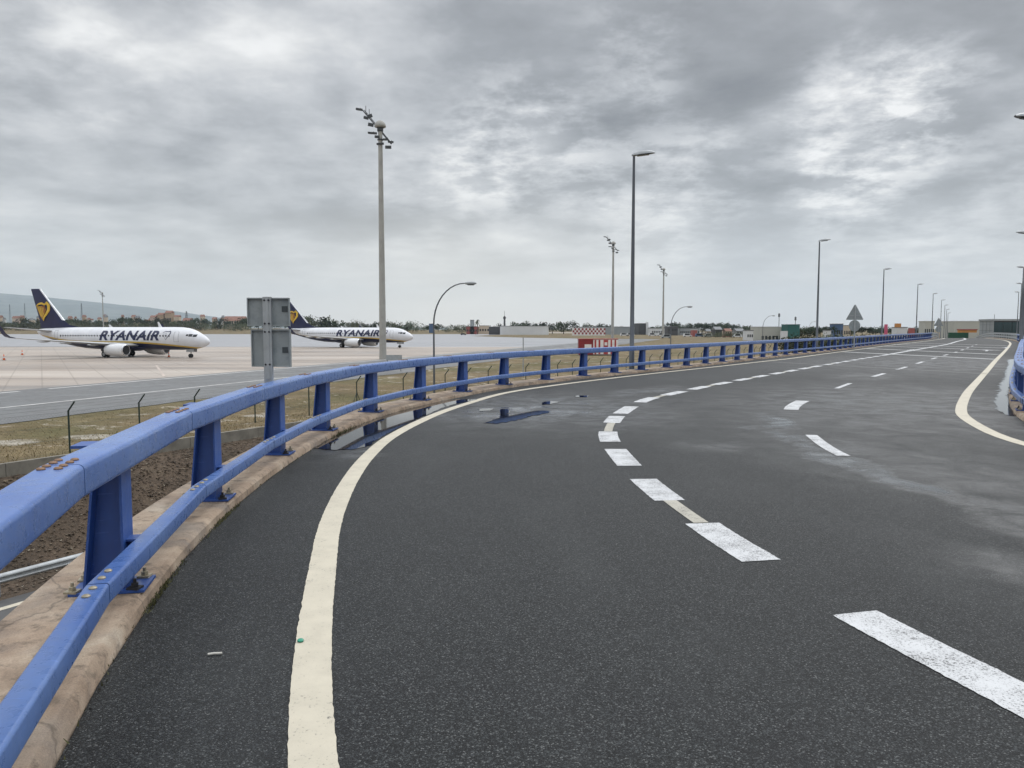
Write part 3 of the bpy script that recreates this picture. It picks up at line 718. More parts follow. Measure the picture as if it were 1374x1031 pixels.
def blade(r2):
    t = r2.uniform(-16, 60); s_ = r2.choice([r2.uniform(-14, -.15), r2.uniform(-5, -.15)])
    if t > 15: s_ += r2.uniform(0, 8) * min(1, (t - 15) / 10)
    x, y = P2(t, s_)
    if (Vector((x, y)) - Vector((-32.6, 49.2))).dot(Vector((.957, -.29))) < 8.5: return None
    z = ground_z(x, y); h = r2.uniform(.03, .13); a = r2.uniform(0, 6.28); w = r2.uniform(.008, .02); lx, ly = r2.gauss(0, .06), r2.gauss(0, .06)
    c, s2 = math.cos(a) * w, math.sin(a) * w
    return [(x - c, y - s2, z), (x + c, y + s2, z), (x + lx, y + ly, z + h)], [(0, 1, 2)]
scatter_quads('dry_grass', 22000, blade, blade_mat(), 'tufts of dry yellow grass along the fence', 5)
# weeds in the joint between kerb and road
def weed(r2):
    s_ = sA + r2.choice([r2.uniform(-2, 12), r2.gauss(7.6, .5), r2.gauss(2.3, .3), r2.gauss(.4, .2)]); x, y, z = K.pt(s_, r2.uniform(-.035, .006), .0)
    h = r2.uniform(.008, .03) * (2.2 if 7.0 < s_ - sA < 8.3 else 1); a = r2.uniform(0, 6.28); w = .004
    return [(x - w * math.cos(a), y - w * math.sin(a), z), (x + w * math.cos(a), y + w * math.sin(a), z), (x + r2.gauss(0, .012), y + r2.gauss(0, .012), z + h)], [(0, 1, 2)]
scatter_quads('weeds', 900, weed, plain('weed_olive', (.07, .07, .025), .9), 'small weeds and moss in the joint at the foot of the kerb', 6)

# ------------------------------------------------------------------ airfield surfaces
SD = Vector((.29, .957)).normalized(); SN = Vector((SD.y, -SD.x))
def PS(n, t): p = SN * n + SD * t; return (p.x, p.y)
def n_of(x, y): return SN.dot(Vector((x, y)))
def sheet(name, pts, m, z, label=None):
    g = MB(); g.add([(x, y, z) for x, y in pts], [tuple(range(len(pts)))]); o = g.build(name, m); tag(o, label, None, None, 'structure'); return o
r2 = random.Random(12)
edge = [PS(-37.6 + r2.uniform(-.35, .35), t) for t in lin(-60, 330, 3)]
sheet('service_road', [PS(-57.4, -60)] + edge + [PS(-39, 420), PS(-45, 1000), PS(-57.4, 1000)], M['asphalt_low'], GZ + .03, 'wet grey service road with white edge lines')
def x_at(n, y): # point on the strip line n at depth y
    t = (y - SN.y * n) / SD.y; return PS(n, t)
sheet('apron', [(-900, -60), PS(-57.4, -60), x_at(-57.4, 212), (-900, 240)], M['apron'], GZ + .004, 'pale damp concrete apron the airliners stand on')
sheet('taxiway', [(-1400, 240), x_at(-57.4, 212), PS(-57.4, 640), (60, 640), (-60, 800), (-1400, 900)], M['taxi'], GZ + .004, 'wet bluish grey taxiway beyond the apron')
sheet('runway_strip', [(-900, 980), (20, 830), (160, 830), (110, 1000), (-200, 1150), (-900, 1150)], M['apron'], GZ + .03, 'pale runway strip in the distance')
g = MB()
def strip(n, t0, t1, w): g.add([(*PS(n - w, t0), GZ + .036), (*PS(n + w, t0), GZ + .036), (*PS(n + w, t1), GZ + .036), (*PS(n - w, t1), GZ + .036)], [(0, 1, 2, 3)])
strip(-45.5, -60, 330, .15); strip(-56.1, -60, 47.8, .2); strip(-56.1, 50.6, 330, .2)
o = g.build('edge_line', plain('apron_line', (.55, .54, .52), .6, 0, .25, 1)); tag(o, kind='structure')
g = MB()
def gl(a, b, w, z=GZ + .02):
    a = Vector(a); b = Vector(b); n = (b - a).normalized(); n = Vector((-n.y, n.x)) * w
    g.add([(*(a - n), z), (*(a + n), z), (*(b + n), z), (*(b - n), z)], [(0, 1, 2, 3)])
gl((-49.5, 107), (-37.2, 82.2), .14); gl((-75, 118), (-64, 84), .10); gl((-300, 128), (-45, 112), .10)
o = g.build('stand_line', plain('faded_paint', (.44, .37, .32), .6, 0, .3, 1)); tag(o, kind='structure')

def gpx(px, py): D = FPX * (H_EYE - GZ) / (py - HZ); return (WX(px, D), D)
sheet('grass_strip', [gpx(632, 451.2), gpx(700, 453.2), gpx(780, 454.6), gpx(930, 455.6), gpx(960, 452), gpx(960, 449.2), gpx(820, 448.2), gpx(720, 448.6), gpx(660, 449.8)], M['grass'], GZ + .045, 'olive grass strip between the taxiway and the runway')
def bank_k(px): return 1.0 if px < 380 else max(.0, 1 - (px - 380) / 330)
g = MB(); xs = lin(-150, 712, 12); prof_ = [(690, -.01), (720, .12), (800, .62), (870, 1.0), (1600, 1.05)]; vs = []
for px in xs:
    for D, f in prof_: vs.append((WX(px, D), D, GZ - .02 + .12 * f + 4.9 * f * bank_k(px) * (1 + rnd.uniform(-.06, .03) * (0 < f < 1))))
n = len(prof_); g.add(vs, [(i * n + k, (i + 1) * n + k, (i + 1) * n + k + 1, i * n + k + 1) for i in range(len(xs) - 1) for k in range(n - 1)])
tag(g.build('grass_bank', M['grass'], smooth=80), 'low grass bank beyond the runway below the tree belt', None, None, 'structure')
def far_z(px, D):
    if px > 700 or D < 690: return GZ
    for (a, f), (b, h_) in zip(prof_, prof_[1:]):
        if a <= D <= b: return GZ + 4.9 * bank_k(px) * (f + (h_ - f) * (D - a) / (b - a))
    return GZ + 4.9 * bank_k(px)

# ------------------------------------------------------------------ perimeter fence
fp = [(-25.5, 17), (-22.0, 24.1), (-19.9, 28.0), (-18.2, 31.5), (-17.0, 35), (-15.7, 38.0), (-13.9, 41.5), (-11.9, 45), (-9.8, 48.5), (-7.4, 52.3), (-4.9, 56.3), (-2.5, 60.5), (.1, 64.8), (2.6, 69), (5.3, 73.5), (8.9, 79), (12.7, 84.6), (16.5, 90), (24.8, 103), (33.5, 117), (47, 138), (62, 162), (80, 190)]
FP = Path(fp, 1)
fence = empty('perimeter_fence', (-18.2, 31.5, GZ)); tag(fence, 'dark green wire fence with cranked post tops along the airfield grass', 'fence')
inv = Matrix.Translation(-Vector(fence.location))
pm = MB(); pm.tube([(0, 0, -.1), (0, 0, 1.75)], .036, 8); pm.tube([(0, 0, 1.73), (.30, 0, 2.13)], .034, 8); post_me = pm.mesh('post', [M['fence_post']], 40)
pb = MB(); pb.tube([(0, .0, 1.1), (0, .85, 0)], .022, 6); pb.tube([(0, 0, 1.1), (0, -.85, 0)], .022, 6); brace_me = pb.mesh('brace', [M['fence_post']], 40)
fds = [FP.near(q) for q in fp[:11]]
while fds[-1] + 3.0 < FP.len: fds.append(fds[-1] + 3.0)
for i, d in enumerate(fds):
    p, t, n = FP.at(d)
    po = obj('post', post_me); po.parent = fence; po.location = (p.x - fence.location.x, p.y - fence.location.y, 0); po.rotation_euler = (0, 0, math.atan2(-n.y * .7 + .1, -n.x + .3) )
    if i in (8, 24): b = obj('brace', brace_me); b.parent = po
wm = MB()
for z, u in ((.05, 0), (.6, 0), (1.15, 0), (1.7, 0), (1.86, -.1), (2.0, -.2), (2.12, -.29)):
    wm.tube([(FP.at(d)[0].x - FP.at(d)[2].x * u * -1, FP.at(d)[0].y - FP.at(d)[2].y * u * -1, GZ + z) for d in fds], .0035, 4)
o = wm.build('wire', M['wire']); o.data.transform(inv); o.parent = fence
# diamond mesh, real thin wires on the nearer bays
wm = MB()
for i in range(2, 13):
    a = FP.at(fds[i])[0]; b = FP.at(fds[i + 1])[0]; Lb = (b - a).length; step = .14
    k = -1.65
    while k < Lb:
        for sg in (1, -1):
            u0, u1 = (k, k + 1.65); z0, z1 = (.05, 1.7) if sg > 0 else (1.7, .05)
            if u0 < 0: z0 += (z1 - z0) * (-u0 / 1.65); u0 = 0
            if u1 > Lb: z1 = z0 + (z1 - z0) * ((Lb - u0) / (u1 - u0)); u1 = Lb
            pa = a.lerp(b, u0 / Lb); pb_ = a.lerp(b, u1 / Lb); wm.bar((pa.x, pa.y, GZ + z0), (pb_.x, pb_.y, GZ + z1), .0022)
        k += step
o = wm.build('chain_link', M['wire']); o.data.transform(inv); o.parent = fence

# ------------------------------------------------------------------ sign backs
s_ = K.near((-2.6, 9.4)); x, y, z = K.pt(s_, .47, .085); x = WX(362.5, 9.4); y = 9.45
sg = empty('road_sign', (x, y, .085)); tag(sg, 'back of two stacked grey square sign panels on a post beside the left railing', 'road sign')
m = MB(); m.box(-.05, .05, -.025, .025, 0, 1.895); m.box(-.022, .022, -.032, -.025, .9, 1.895); m.build('post', M['galv'], sg)
for nm_, x0, x1, z0, z1, rzz, tx in (('upper', -.245, .262, 1.545, 1.885, R(2), 0), ('lower', -.215, .272, 1.05, 1.505, R(-5), .01)):
    m = MB(); m.box(x0, x1, .03, .045, z0, z1)
    for (a, b, c, d) in ((x0, x1, z0, z0 + .014), (x0, x1, z1 - .014, z1)): m.box(a, b, .0, .03, c, d)
    for (a, b) in ((x0, x0 + .012), (x1 - .012, x1)): m.box(a, b, .0, .03, z0 + .014, z1 - .014)
    pn = m.build('sign_panel', M['sign_grey'], sg); pn.rotation_euler = (0, 0, rzz)
    m = MB(); m.box(.165, .235, .024, .0298, z0 + .17, z0 + .24); m.build('sticker', M['sticker'], pn)
    for zz in (z1 - .03, z0 + .03):
        m = MB(); m.lathe([(.012, 0), (.012, .006), (.004, .01)], 8, (-.025, 0, 0)); m.lathe([(.012, 0), (.012, .006), (.004, .01)], 8, (.025, 0, 0))
        b = m.build('bolt', M['nut_dark'], sg); b.location = (0, -.033, zz); b.rotation_euler = (R(90), 0, 0)
def back_sign(px, D, ztop_px, label, tri_w, disc=True):
    x = WX(px, D); r_ = empty('road_sign', (x, D, .05)); tag(r_, label, 'road sign')
    zt = WZ(ztop_px, D) - .05; h = tri_w * .87
    m = MB(); m.box(-.045, .045, .02, .07, 0, zt - .1); m.build('post', M['galv'], r_)
    m = MB(); m.prism([(-tri_w / 2 + .05, zt - h), (tri_w / 2 - .05, zt - h), (tri_w / 2, zt - h + .05), (.05, zt), (-.05, zt), (-tri_w / 2, zt - h + .05)], 'y', .075, .095); tp = m.build('triangular_panel', M['sign_grey'], r_)
    m = MB(); m.bar((-tri_w * .32, .06, zt - h * .72), (tri_w * .32, .06, zt - h * .72), .03, .05); m.build('stiffener', M['galv'], tp)
    if disc:
        m = MB(); m.lathe([(.45, .075), (.45, .095)], 28, (0, 0, zt - h - .46), 'y'); m.build('round_panel', M['sign_grey'], r_)
back_sign(1145, 60.8, 409.5, 'grey back of a triangular sign above a round one beside the left railing', 1.36)
back_sign(1257.5, 113, 427, 'small-looking triangular sign back above a round one at the far end of the left railing', 1.36)

# ------------------------------------------------------------------ street lamps on the kerbs
def make_lamp(h, arm=.72):
    r_ = empty('street_lamp')
    m = MB(); m.box(-.2, .2, -.2, .2, .084, .10); m.tube([(0, 0, .1), (0, 0, .9), (0, 0, .92), (0, 0, h * .5), (0, 0, h)], [.10, .10, .085, .068, .045], 14); m.build('pole', M['lamp_pole'], r_, 40)
    m = MB(); vs = []
    prof = [(-.08, .06, .06), (0, .10, .09), (.2, .15, .125), (.45, .16, .12), (.64, .12, .085), (arm + .04, .05, .03)]
    rings = []
    for (x, w, hh) in prof: rings.append([(x, w * math.cos(R(a)), h + .05 + hh * max(0, math.sin(R(a))) * 1.2 - .02 + x * .10) for a in range(0, 181, 20)])
    n = len(rings[0]); m.add([q for rg in rings for q in rg], [(i * n + k, i * n + k + 1, (i + 1) * n + k + 1, (i + 1) * n + k) for i in range(len(rings) - 1) for k in range(n - 1)] + [tuple(i * n for i in range(len(rings))) + tuple(i * n + n - 1 for i in reversed(range(len(rings))))])
    hd = m.build('lamp_head', M['lamp_head'], r_, 50)
    m = MB(); m.hexa([(.12, -.11, h + .012), (.55, -.10, h + .055), (.55, .10, h + .055), (.12, .11, h + .012), (.12, -.11, h + .03), (.55, -.10, h + .075), (.55, .10, h + .075), (.12, .11, h + .03)]); m.build('lamp_glass', M['lamp_glass'], hd)
    return r_
lamp0 = make_lamp(7.88)
def put_lamp(px, D, ang, label, group, first=False, z=0, pos=None):
    o = lamp0 if first else copy_tree(lamp0)
    o.location = (WX(px, D) if pos is None else pos, D, z); o.rotation_euler = (0, 0, ang); tag(o, label, 'street lamp', group)
    return o
LG = 'street lamps along the left railing'; RG = 'street lamps along the right railing'
put_lamp(847, 28.8, R(-6), 'tallest-looking dark grey street lamp behind the left railing', LG, True)
put_lamp(1094.5, 56.5, R(-20), 'dark grey street lamp just left of the first triangular sign back', LG)
put_lamp(1181.5, 83.5, R(-28), 'dark grey street lamp just right of the first triangular sign back', LG)
put_lamp(1227.5, 112, R(-28), 'dark grey street lamp between the two triangular sign backs', LG)
put_lamp(1248.5, 139.5, R(-28), 'thin far street lamp standing right behind the second triangular sign back', LG, z=-.1)
put_lamp(1260, 160, R(-28), 'thin far street lamp, nearest one right of the second triangular sign back', LG, z=-.5)
put_lamp(1264.8, 178, R(-28), 'distant street lamp in the right-hand cluster, third from its right end', LG, z=-1.0)
put_lamp(1267.5, 197, R(-28), 'distant street lamp in the right-hand cluster, second from its right end', LG, z=-1.5)
put_lamp(1269.5, 217, R(-28), 'farthest and lowest street lamp, right end of the left row', LG, z=-2.0)
for py, lab, tip in ((160.5, 'street lamp at the right picture edge whose head is the highest', 1345), (312, 'street lamp at the right picture edge whose head is the second highest', 1355), (358, 'street lamp at the right picture edge whose head is the third highest', 1358), (380, 'street lamp at the right picture edge with the dark pole beside the railing', 1359), (391.5, 'thin far street lamp just left of the right picture edge, before the glass building', 1357)):
    D = 6.5 * FPX / (HZ - py + .0); x = WX(tip, D) + .70
    put_lamp(0, D, R(180 + (4 if D < 100 else -5)), lab, RG, pos=x)

# arched lamps on the lower airfield road
def arch_lamp(px, D, top_py, label):
    x = WX(px, D); r_ = empty('arched_lamp', (x, D, GZ)); tag(r_, label, 'street lamp', 'arched lamps on the low road by the fence')
    zt = WZ(top_py, D) - GZ; m = MB(); a, b = 2.35, zt * .36
    pts = [(0, 0, 0), (0, 0, 1.2), (0, 0, zt - b)] + [(a * (1 - math.cos(R(t))), 0, zt - b + b * math.sin(R(t))) for t in range(9, 91, 9)]
    m.tube(pts, [.085, .08, .062] + [.06 - .002 * k for k in range(10)], 10); m.build('pole', M['lamp_pole'], r_, 50)
    m = MB(); m.lathe([(.02, 0), (.10, .15), (.13, .45), (.11, .75), (.04, .92)], 12, (a - .05, 0, zt + .0), 'x'); m.build('lamp_head', M['lamp_head'], r_, 50)
    m = MB(); m.box(a + .2, a + .7, -.09, .09, zt - .15, zt - .10); m.build('lamp_glass', M['lamp_glass'], r_)
arch_lamp(582.5, 58, 381, 'nearest arched lamp, right of the airliner behind the pale mast')
arch_lamp(899.5, 117, 412, 'arched lamp right of the shortest floodlight mast')
arch_lamp(1022.5, 206, 424, 'far arched lamp in front of the beige building')
arch_lamp(1084.5, 372, 431.8, 'farthest arched lamp, left of the dark street lamp by the sign back')

# ------------------------------------------------------------------ floodlight masts
def make_mast():
    r_ = empty('floodlight_mast')
    m = MB(); m.tube([(0, 0, 0), (0, 0, 1.5), (0, 0, 20), (0, 0, 37.4)], [.62, .58, .45, .33], 18); m.build('pole', M['mast'], r_, 40)
    m = MB(); m.lathe([(.85, 37.6), (.95, 37.7), (.9, 38.0), (.72, 38.35), (.4, 38.6), (.1, 38.68)], 18); m.build('dome_cap', M['mast'], r_, 60)
    m = MB(); m.lathe([(.36, 36.9), (.5, 37.0), (.5, 37.55), (.3, 37.6)], 12); m.lathe([(.42, 35.5), (.5, 35.55), (.5, 35.7), (.42, 35.75)], 12); m.build('collar', M['fixture'], r_, 40)
    # slanting cross-arm that carries the floodlights
    m = MB(); A = Vector((-2.9, -.3, 40.4)); B = Vector((1.75, .3, 35.0)); m.bar(A, B, .16, .16); m.bar(A + Vector((.3, .5, 0)), B + Vector((0, .5, .2)), .1, .1)
    for t in (.12, .3, .45, .62, .8): p = A.lerp(B, t); m.bar(p, p + Vector((.25, .5, .05)), .08)
    arm = m.build('cross_arm', M['fixture'], r_)
    for (dx, dz, w, hgt, tilt) in ((-3.3, 40.35, 1.1, .32, 8), (-2.2, 39.0, .8, .45, 15), (-1.55, 39.3, .75, .5, -20), (-1.45, 37.9, .9, .55, 10), (-1.2, 36.6, 1.5, .3, 4), (-.45, 36.0, .8, .4, 5), (.05, 34.9, 1.2, .3, -4), (.95, 35.6, .9, .28, 0), (1.75, 35.2, .95, .26, 3), (1.35, 34.35, 1.0, .5, 0)):
        f = MB(); f.hexa([(-w / 2, -.3, -hgt / 2), (w / 2, -.3, -hgt / 2), (w / 2 * .8, .25, -hgt * .3), (-w / 2 * .8, .25, -hgt * .3), (-w / 2, -.35, hgt / 2), (w / 2, -.35, hgt / 2), (w / 2 * .8, .25, hgt * .4), (-w / 2 * .8, .25, hgt * .4)])
        f.bar((0, .1, 0), (.05, .3, .35), .09)
        o = f.build('floodlight', M['fixture'], r_); o.location = (dx, -.15, dz); o.rotation_euler = (0, R(tilt), 0)
    for dx, dz in ((-2.3, 40.5), (-1.75, 40.0)):
        f = MB(); f.tube([(dx, 0, dz - 1.0), (dx, 0, dz + .5)], .05, 6); f.build('rod', M['fixture'], r_)
    return r_
mast0 = make_mast()
MG = 'pale floodlight masts of the apron'
for i, (px, D, h, lab) in enumerate(((514, 128, 1.0, 'tallest pale floodlight mast, in front of the right airliner'), (821.5, 302, 1.0, 'pale floodlight mast behind the red and white striped cabin'), (889, 434, 1.0, 'pale floodlight mast beside an arched lamp, shortest of the right pair'), (140.5, 720, 1.0, 'far floodlight mast rising behind the left airliner'))):
    o = mast0 if i == 0 else copy_tree(mast0)
    o.location = (WX(px, D), D, GZ); o.scale = (1, 1, 1.004); tag(o, lab, 'floodlight mast', MG)
    if i == 3: o.rotation_euler = (0, 0, R(20))

# thin pole, frame board, cones
m = MB(); D = 82; m.tube([(WX(702, D), D, GZ), (WX(702, D), D, WZ(453, D))], .06, 8); solid(m, 'thin_pole', M['galv'], 'single thin grey pole standing in the grass behind the fence', 'pole', smooth=40)
D = 92; fr = empty('notice_board', (WX(529, D), D, GZ)); tag(fr, 'small low grey board on two legs at the grass edge by the tall mast', 'sign board')
m = MB(); m.box(-.95, .95, -.02, .02, 1.35, 1.95); m.build('panel', M['galv'], fr)
for sx in (-.85, .75): m = MB(); m.box(sx, sx + .07, .021, .08, 0, 1.9); m.build('leg', M['lamp_pole'], fr)
def cone(px, py, lab):
    D = FPX * (H_EYE - GZ) / (py - HZ); r_ = empty('traffic_cone', (WX(px, D), D, GZ + .01)); tag(r_, lab, 'cone', 'cones on the apron')
    m = MB(); m.box(-.24, .24, -.24, .24, 0, .05); m.build('base', M['black'], r_)
    m = MB(); m.lathe([(.19, .05), (.05, .95), (.03, .97)], 14); cb = m.build('body', M['orange'], r_, 40)
    m = MB(); m.lathe([(.146, .36), (.11, .60)], 14); m.build('band', M['white'], cb, 40)
cone(30.5, 476.5, 'orange cone on the apron left of the left airliner, the farther of two'); cone(5.8, 483.5, 'orange cone on the apron nearest the left picture edge'); cone(227, 479.5, 'orange cone on the apron behind the nose wheel of the left airliner')

# ------------------------------------------------------------------ airliner (built once, copied once)
def livery():
    m, nt, b = new_mat('fuselage_livery'); tc = nt.nodes.new('ShaderNodeTexCoord'); sp = nt.nodes.new('ShaderNodeSeparateXYZ'); L(nt, tc.outputs['Object'], sp.inputs[0])
    # height of the cheat line along the body (local x: forward, 0 at the main gear)
    mr = N(nt, 'ShaderNodeMapRange'); L(nt, sp.outputs[0], mr.inputs[0]); mr.inputs[1].default_value = -20; mr.inputs[2].default_value = 20; mr.inputs[3].default_value = 0; mr.inputs[4].default_value = 1
    fc = nt.nodes.new('ShaderNodeFloatCurve'); L(nt, mr.outputs[0], fc.inputs['Value']); cu = fc.mapping.curves[0]
    pts = [(-20, 4.15), (-15, 3.5), (-10, 2.9), (-5, 2.72), (5, 2.68), (11, 2.35), (15, 2.0), (18, 1.68), (20, 1.55)]
    cu.points[0].location = (0, pts[0][1] / 6); cu.points[1].location = (1, pts[-1][1] / 6)
    for x, z in pts[1:-1]: cu.points.new((x + 20) / 40, z / 6)
    fc.mapping.update()
    zl = mathn(nt, 'MULTIPLY', fc.outputs[0], 6.0)
    dz = mathn(nt, 'SUBTRACT', sp.outputs[2], zl)
    wht = mathn(nt, 'GREATER_THAN', dz, .12); yel = mathn(nt, 'GREATER_THAN', dz, -.16)
    nz = noise(nt, tc.outputs['Object'], .8, 5)
    w = ramp(nt, nz, [(.3, (.60, .61, .64)), (.7, (.70, .71, .74))]).outputs[0]
    c = mixc(nt, yel, (.008, .011, .05), (.55, .37, .06)); c = mixc(nt, wht, c, w)
    L(nt, c, b.inputs['Base Color']); b.inputs['Roughness'].default_value = .32
    return m
M['livery'] = livery()
XG = 19.6
def stations():
    return [(0, 2.75, .02, .02), (.12, 2.76, .30, .28), (.4, 2.79, .58, .53), (1.0, 2.86, .95, .90), (1.7, 2.95, 1.22, 1.18), (2.4, 3.06, 1.48, 1.40), (3.2, 3.18, 1.70, 1.60), (4.2, 3.27, 1.87, 1.76), (5.5, 3.31, 1.98, 1.85), (7, 3.32, 2.0, 1.88), (12, 3.32, 2.0, 1.88), (18, 3.32, 2.0, 1.88), (24, 3.32, 2.0, 1.88),
            (26.5, 3.39, 1.93, 1.85), (29, 3.54, 1.76, 1.74), (31, 3.70, 1.56, 1.55), (33, 3.90, 1.31, 1.30), (35, 4.12, 1.02, .98), (36.6, 4.32, .75, .68), (37.7, 4.47, .48, .42), (38.0, 4.52, .30, .26)]
def hw(xa):
    st = stations()
    for a, b in zip(st, st[1:]):
        if a[0] <= xa <= b[0]:
            t = (xa - a[0]) / (b[0] - a[0]); return tuple(a[i] + (b[i] - a[i]) * t for i in (1, 2, 3))
    return st[-1][1:]
def skin_y(xa, z, off=.015):
    zc, h, w = hw(xa); q = max(0.0, 1 - ((z - zc) / h) ** 2); return -(w * math.sqrt(q) + off)
def airliner():
    r_ = empty('airliner'); m = MB(); n = 40; vs = []
    for (x, zc, h, w) in stations(): vs += [(XG - x, w * math.cos(2 * math.pi * k / n), zc + h * math.sin(2 * math.pi * k / n)) for k in range(n)]
    st = stations(); m.add(vs, [(i * n + k, i * n + (k + 1) % n, (i + 1) * n + (k + 1) % n, (i + 1) * n + k) for i in range(len(st) - 1) for k in range(n)] + [tuple(range(n)), tuple(reversed(range((len(st) - 1) * n, len(st) * n)))])
    # wing-body fairing
    fus = m.build('fuselage', M['livery'], r_, 50)
    m = MB(); vs = []; prof = [(11.5, .3, .1), (13, 1.5, .45), (15, 2.0, .72), (19, 2.1, .78), (22, 1.9, .66), (24.5, 1.1, .25)]
    for (x, w, h) in prof: vs += [(XG - x, w * math.cos(R(180 + 180 * k / 10)), 1.85 + (h + .05) * math.sin(R(180 + 180 * k / 10))) for k in range(11)]
    m.add(vs, [(i * 11 + k, i * 11 + k + 1, (i + 1) * 11 + k + 1, (i + 1) * 11 + k) for i in range(5) for k in range(10)]); m.build('belly_fairing', M['navy'], r_, 60)
    # text and marks on the starboard side
    def project(me, x_off, z0, off, name, mat, par):
        bm = bmesh.new(); bm.from_mesh(me)
        for zz in [i * .12 for i in range(1, 16)]:
            bmesh.ops.bisect_plane(bm, geom=bm.verts[:] + bm.edges[:] + bm.faces[:], plane_co=(0, zz, 0), plane_no=(0, 1, 0))
        for v in bm.verts:
            xa = XG - (x_off + v.co.x); z = z0 + v.co.y; v.co = Vector((x_off + v.co.x, skin_y(xa, z, off), z))
        bm.to_mesh(me); bm.free(); me.materials.clear(); o = obj(name, me, mat); o.parent = par; return o
    def text(body, size, x_off, z0, name, mat, par, bold=.03, shear=.22, sx=1.0, space=1.0):
        cu = bpy.data.curves.new('lettering', 'FONT'); cu.body = body; cu.size = size; cu.offset = bold; cu.shear = shear; cu.space_character = space
        to = bpy.data.objects.new('lettering_curve', cu); C.objects.link(to); dg = bpy.context.evaluated_depsgraph_get(); dg.update()
        me = bpy.data.meshes.new_from_object(to.evaluated_get(dg)); bpy.data.objects.remove(to)
        x1 = max(v.co.x for v in me.vertices); x0 = min(v.co.x for v in me.vertices); k = sx / (x1 - x0)
        for v in me.vertices: v.co.x = (v.co.x - x0) * k
        return project(me, x_off, z0, .02, name, mat, par)
    text('RYANAIR', 2.25, XG - 22.0, 3.08, 'lettering', M['navy'], fus, .085, .24, 13.0, 1.06)
    # outline harp beside the name
    def poly_mesh(polys, name):
        bm = bmesh.new()
        for po in polys:
            f = bm.faces.new([bm.verts.new((x, y, 0)) for x, y in po])
        bmesh.ops.triangulate(bm, faces=bm.faces); me = bpy.data.meshes.new(name); bm.to_mesh(me); bm.free(); return me
    def stroke(pts, w):
        ps = [Vector(p) for p in pts]; lft = []; rgt = []
        for i, p in enumerate(ps):
            t = (ps[min(i + 1, len(ps) - 1)] - ps[max(i - 1, 0)]).normalized(); ww = w[i] if isinstance(w, (list, tuple)) else w
            nn = Vector((-t.y, t.x)) * ww / 2; lft.append(p + nn); rgt.append(p - nn)
        return [tuple(q) for q in lft + rgt[::-1]]
    hp = [stroke([(0, 1.25), (.45, 1.5), (1.0, 1.42), (1.45, 1.5), (1.6, 1.2), (1.35, .75), (.95, .35), (.72, 0)], [.08, .12, .12, .2, .22, .14, .10, .05]), stroke([(.05, 1.15), (.35, .55), (.7, .02)], .05), stroke([(.4, 1.3), (.62, .5)], .045), stroke([(.7, 1.28), (.8, .62)], .045)]
    project(poly_mesh(hp, 'harp_mark'), XG - 8.3, 3.1, .02, 'harp_mark', M['navy'], fus)
    # cabin windows, doors, cockpit panes
    wm = MB(); wm.prism([(-.13, -.17), (-.08, -.21), (.08, -.21), (.13, -.17), (.13, .17), (.08, .21), (-.08, .21), (-.13, .17)], 'y', -.012, .012); wme = wm.mesh('cabin_window', [M['glass']])
    x = 6.9
    while x < 31.5:
        o = obj('cabin_window', wme); o.parent = fus; xa = x; o.location = (XG - xa, skin_y(xa, 3.72, .006), 3.72); o.rotation_euler = (R(12), 0, 0); x += .62
    def door(xa, w, z0, z1):
        m = MB()
        zs = lin(z0, z1, .3)
        for (xx0, xx1) in ((xa, xa + .06), (xa + w - .06, xa + w)):
            vs = []
            for z in zs: vs += [(XG - xx0, skin_y(xx0, z, .012), z), (XG - xx1, skin_y(xx1, z, .012), z)]
            m.add(vs, [(2 * i, 2 * i + 1, 2 * i + 3, 2 * i + 2) for i in range(len(zs) - 1)])
        for z in (z0, z1): m.add([(XG - xa, skin_y(xa, z, .014), z), (XG - xa - w, skin_y(xa + w, z, .014), z), (XG - xa - w, skin_y(xa + w, z + .05, .014), z + .05), (XG - xa, skin_y(xa, z + .05, .014), z + .05)], [(0, 1, 2, 3)])
        m.build('door_outline', M['wing_line'], fus)
    M['wing_line'] = M.get('wing_line') or plain('panel_line', (.22, .23, .25), .5)
    door(5.0, .95, 2.75, 4.45); door(32.0, .85, 3.2, 4.7)
    for (xa0, xa1, z0, z1, k) in ((1.85, 2.45, 3.62, 4.05, 0), (2.55, 3.15, 3.68, 4.12, 0), (3.22, 3.62, 3.78, 4.08, 0)):
        m = MB(); vs = []
        for xa in (xa0, (xa0 + xa1) / 2, xa1):
            for z in (z0, (z0 + z1) / 2, z1): vs.append((XG - xa, skin_y(xa, z, .02), z))
        m.add(vs, [(0, 3, 4, 1), (1, 4, 5, 2), (3, 6, 7, 4), (4, 7, 8, 5)]); m.build('cockpit_window', M['glass'], fus)
        m = MB(); m.add([(x_, -y_, z_) for x_, y_, z_ in vs], [(0, 3, 4, 1), (1, 4, 5, 2), (3, 6, 7, 4), (4, 7, 8, 5)]); m.build('cockpit_window', M['glass'], fus)
    # antennas
    for xa, h in ((10.2, .95), (21.0, .5)):
        m = MB(); m.hexa([(XG - xa - .4, -.04, 5.28), (XG - xa + .3, -.04, 5.28), (XG - xa + .3, .04, 5.28), (XG - xa - .4, .04, 5.28), (XG - xa - .65, -.02, 5.28 + h), (XG - xa - .35, -.02, 5.28 + h), (XG - xa - .35, .02, 5.28 + h), (XG - xa - .65, .02, 5.28 + h)]); m.build('antenna', M['white'], fus)
    def foil(c, t, n=9):   # aerofoil outline, chordwise from LE(0) to TE(c)
        up = []; lo = []
        for k in range(n + 1):
            x = k / n; th = t * (1.4845 * math.sqrt(x) - .63 * x - 1.758 * x * x + 1.4215 * x**3 - .5075 * x**4) * c; up.append((x * c, th)); lo.append((x * c, -th * .8))
        return up + lo[-2:0:-1]
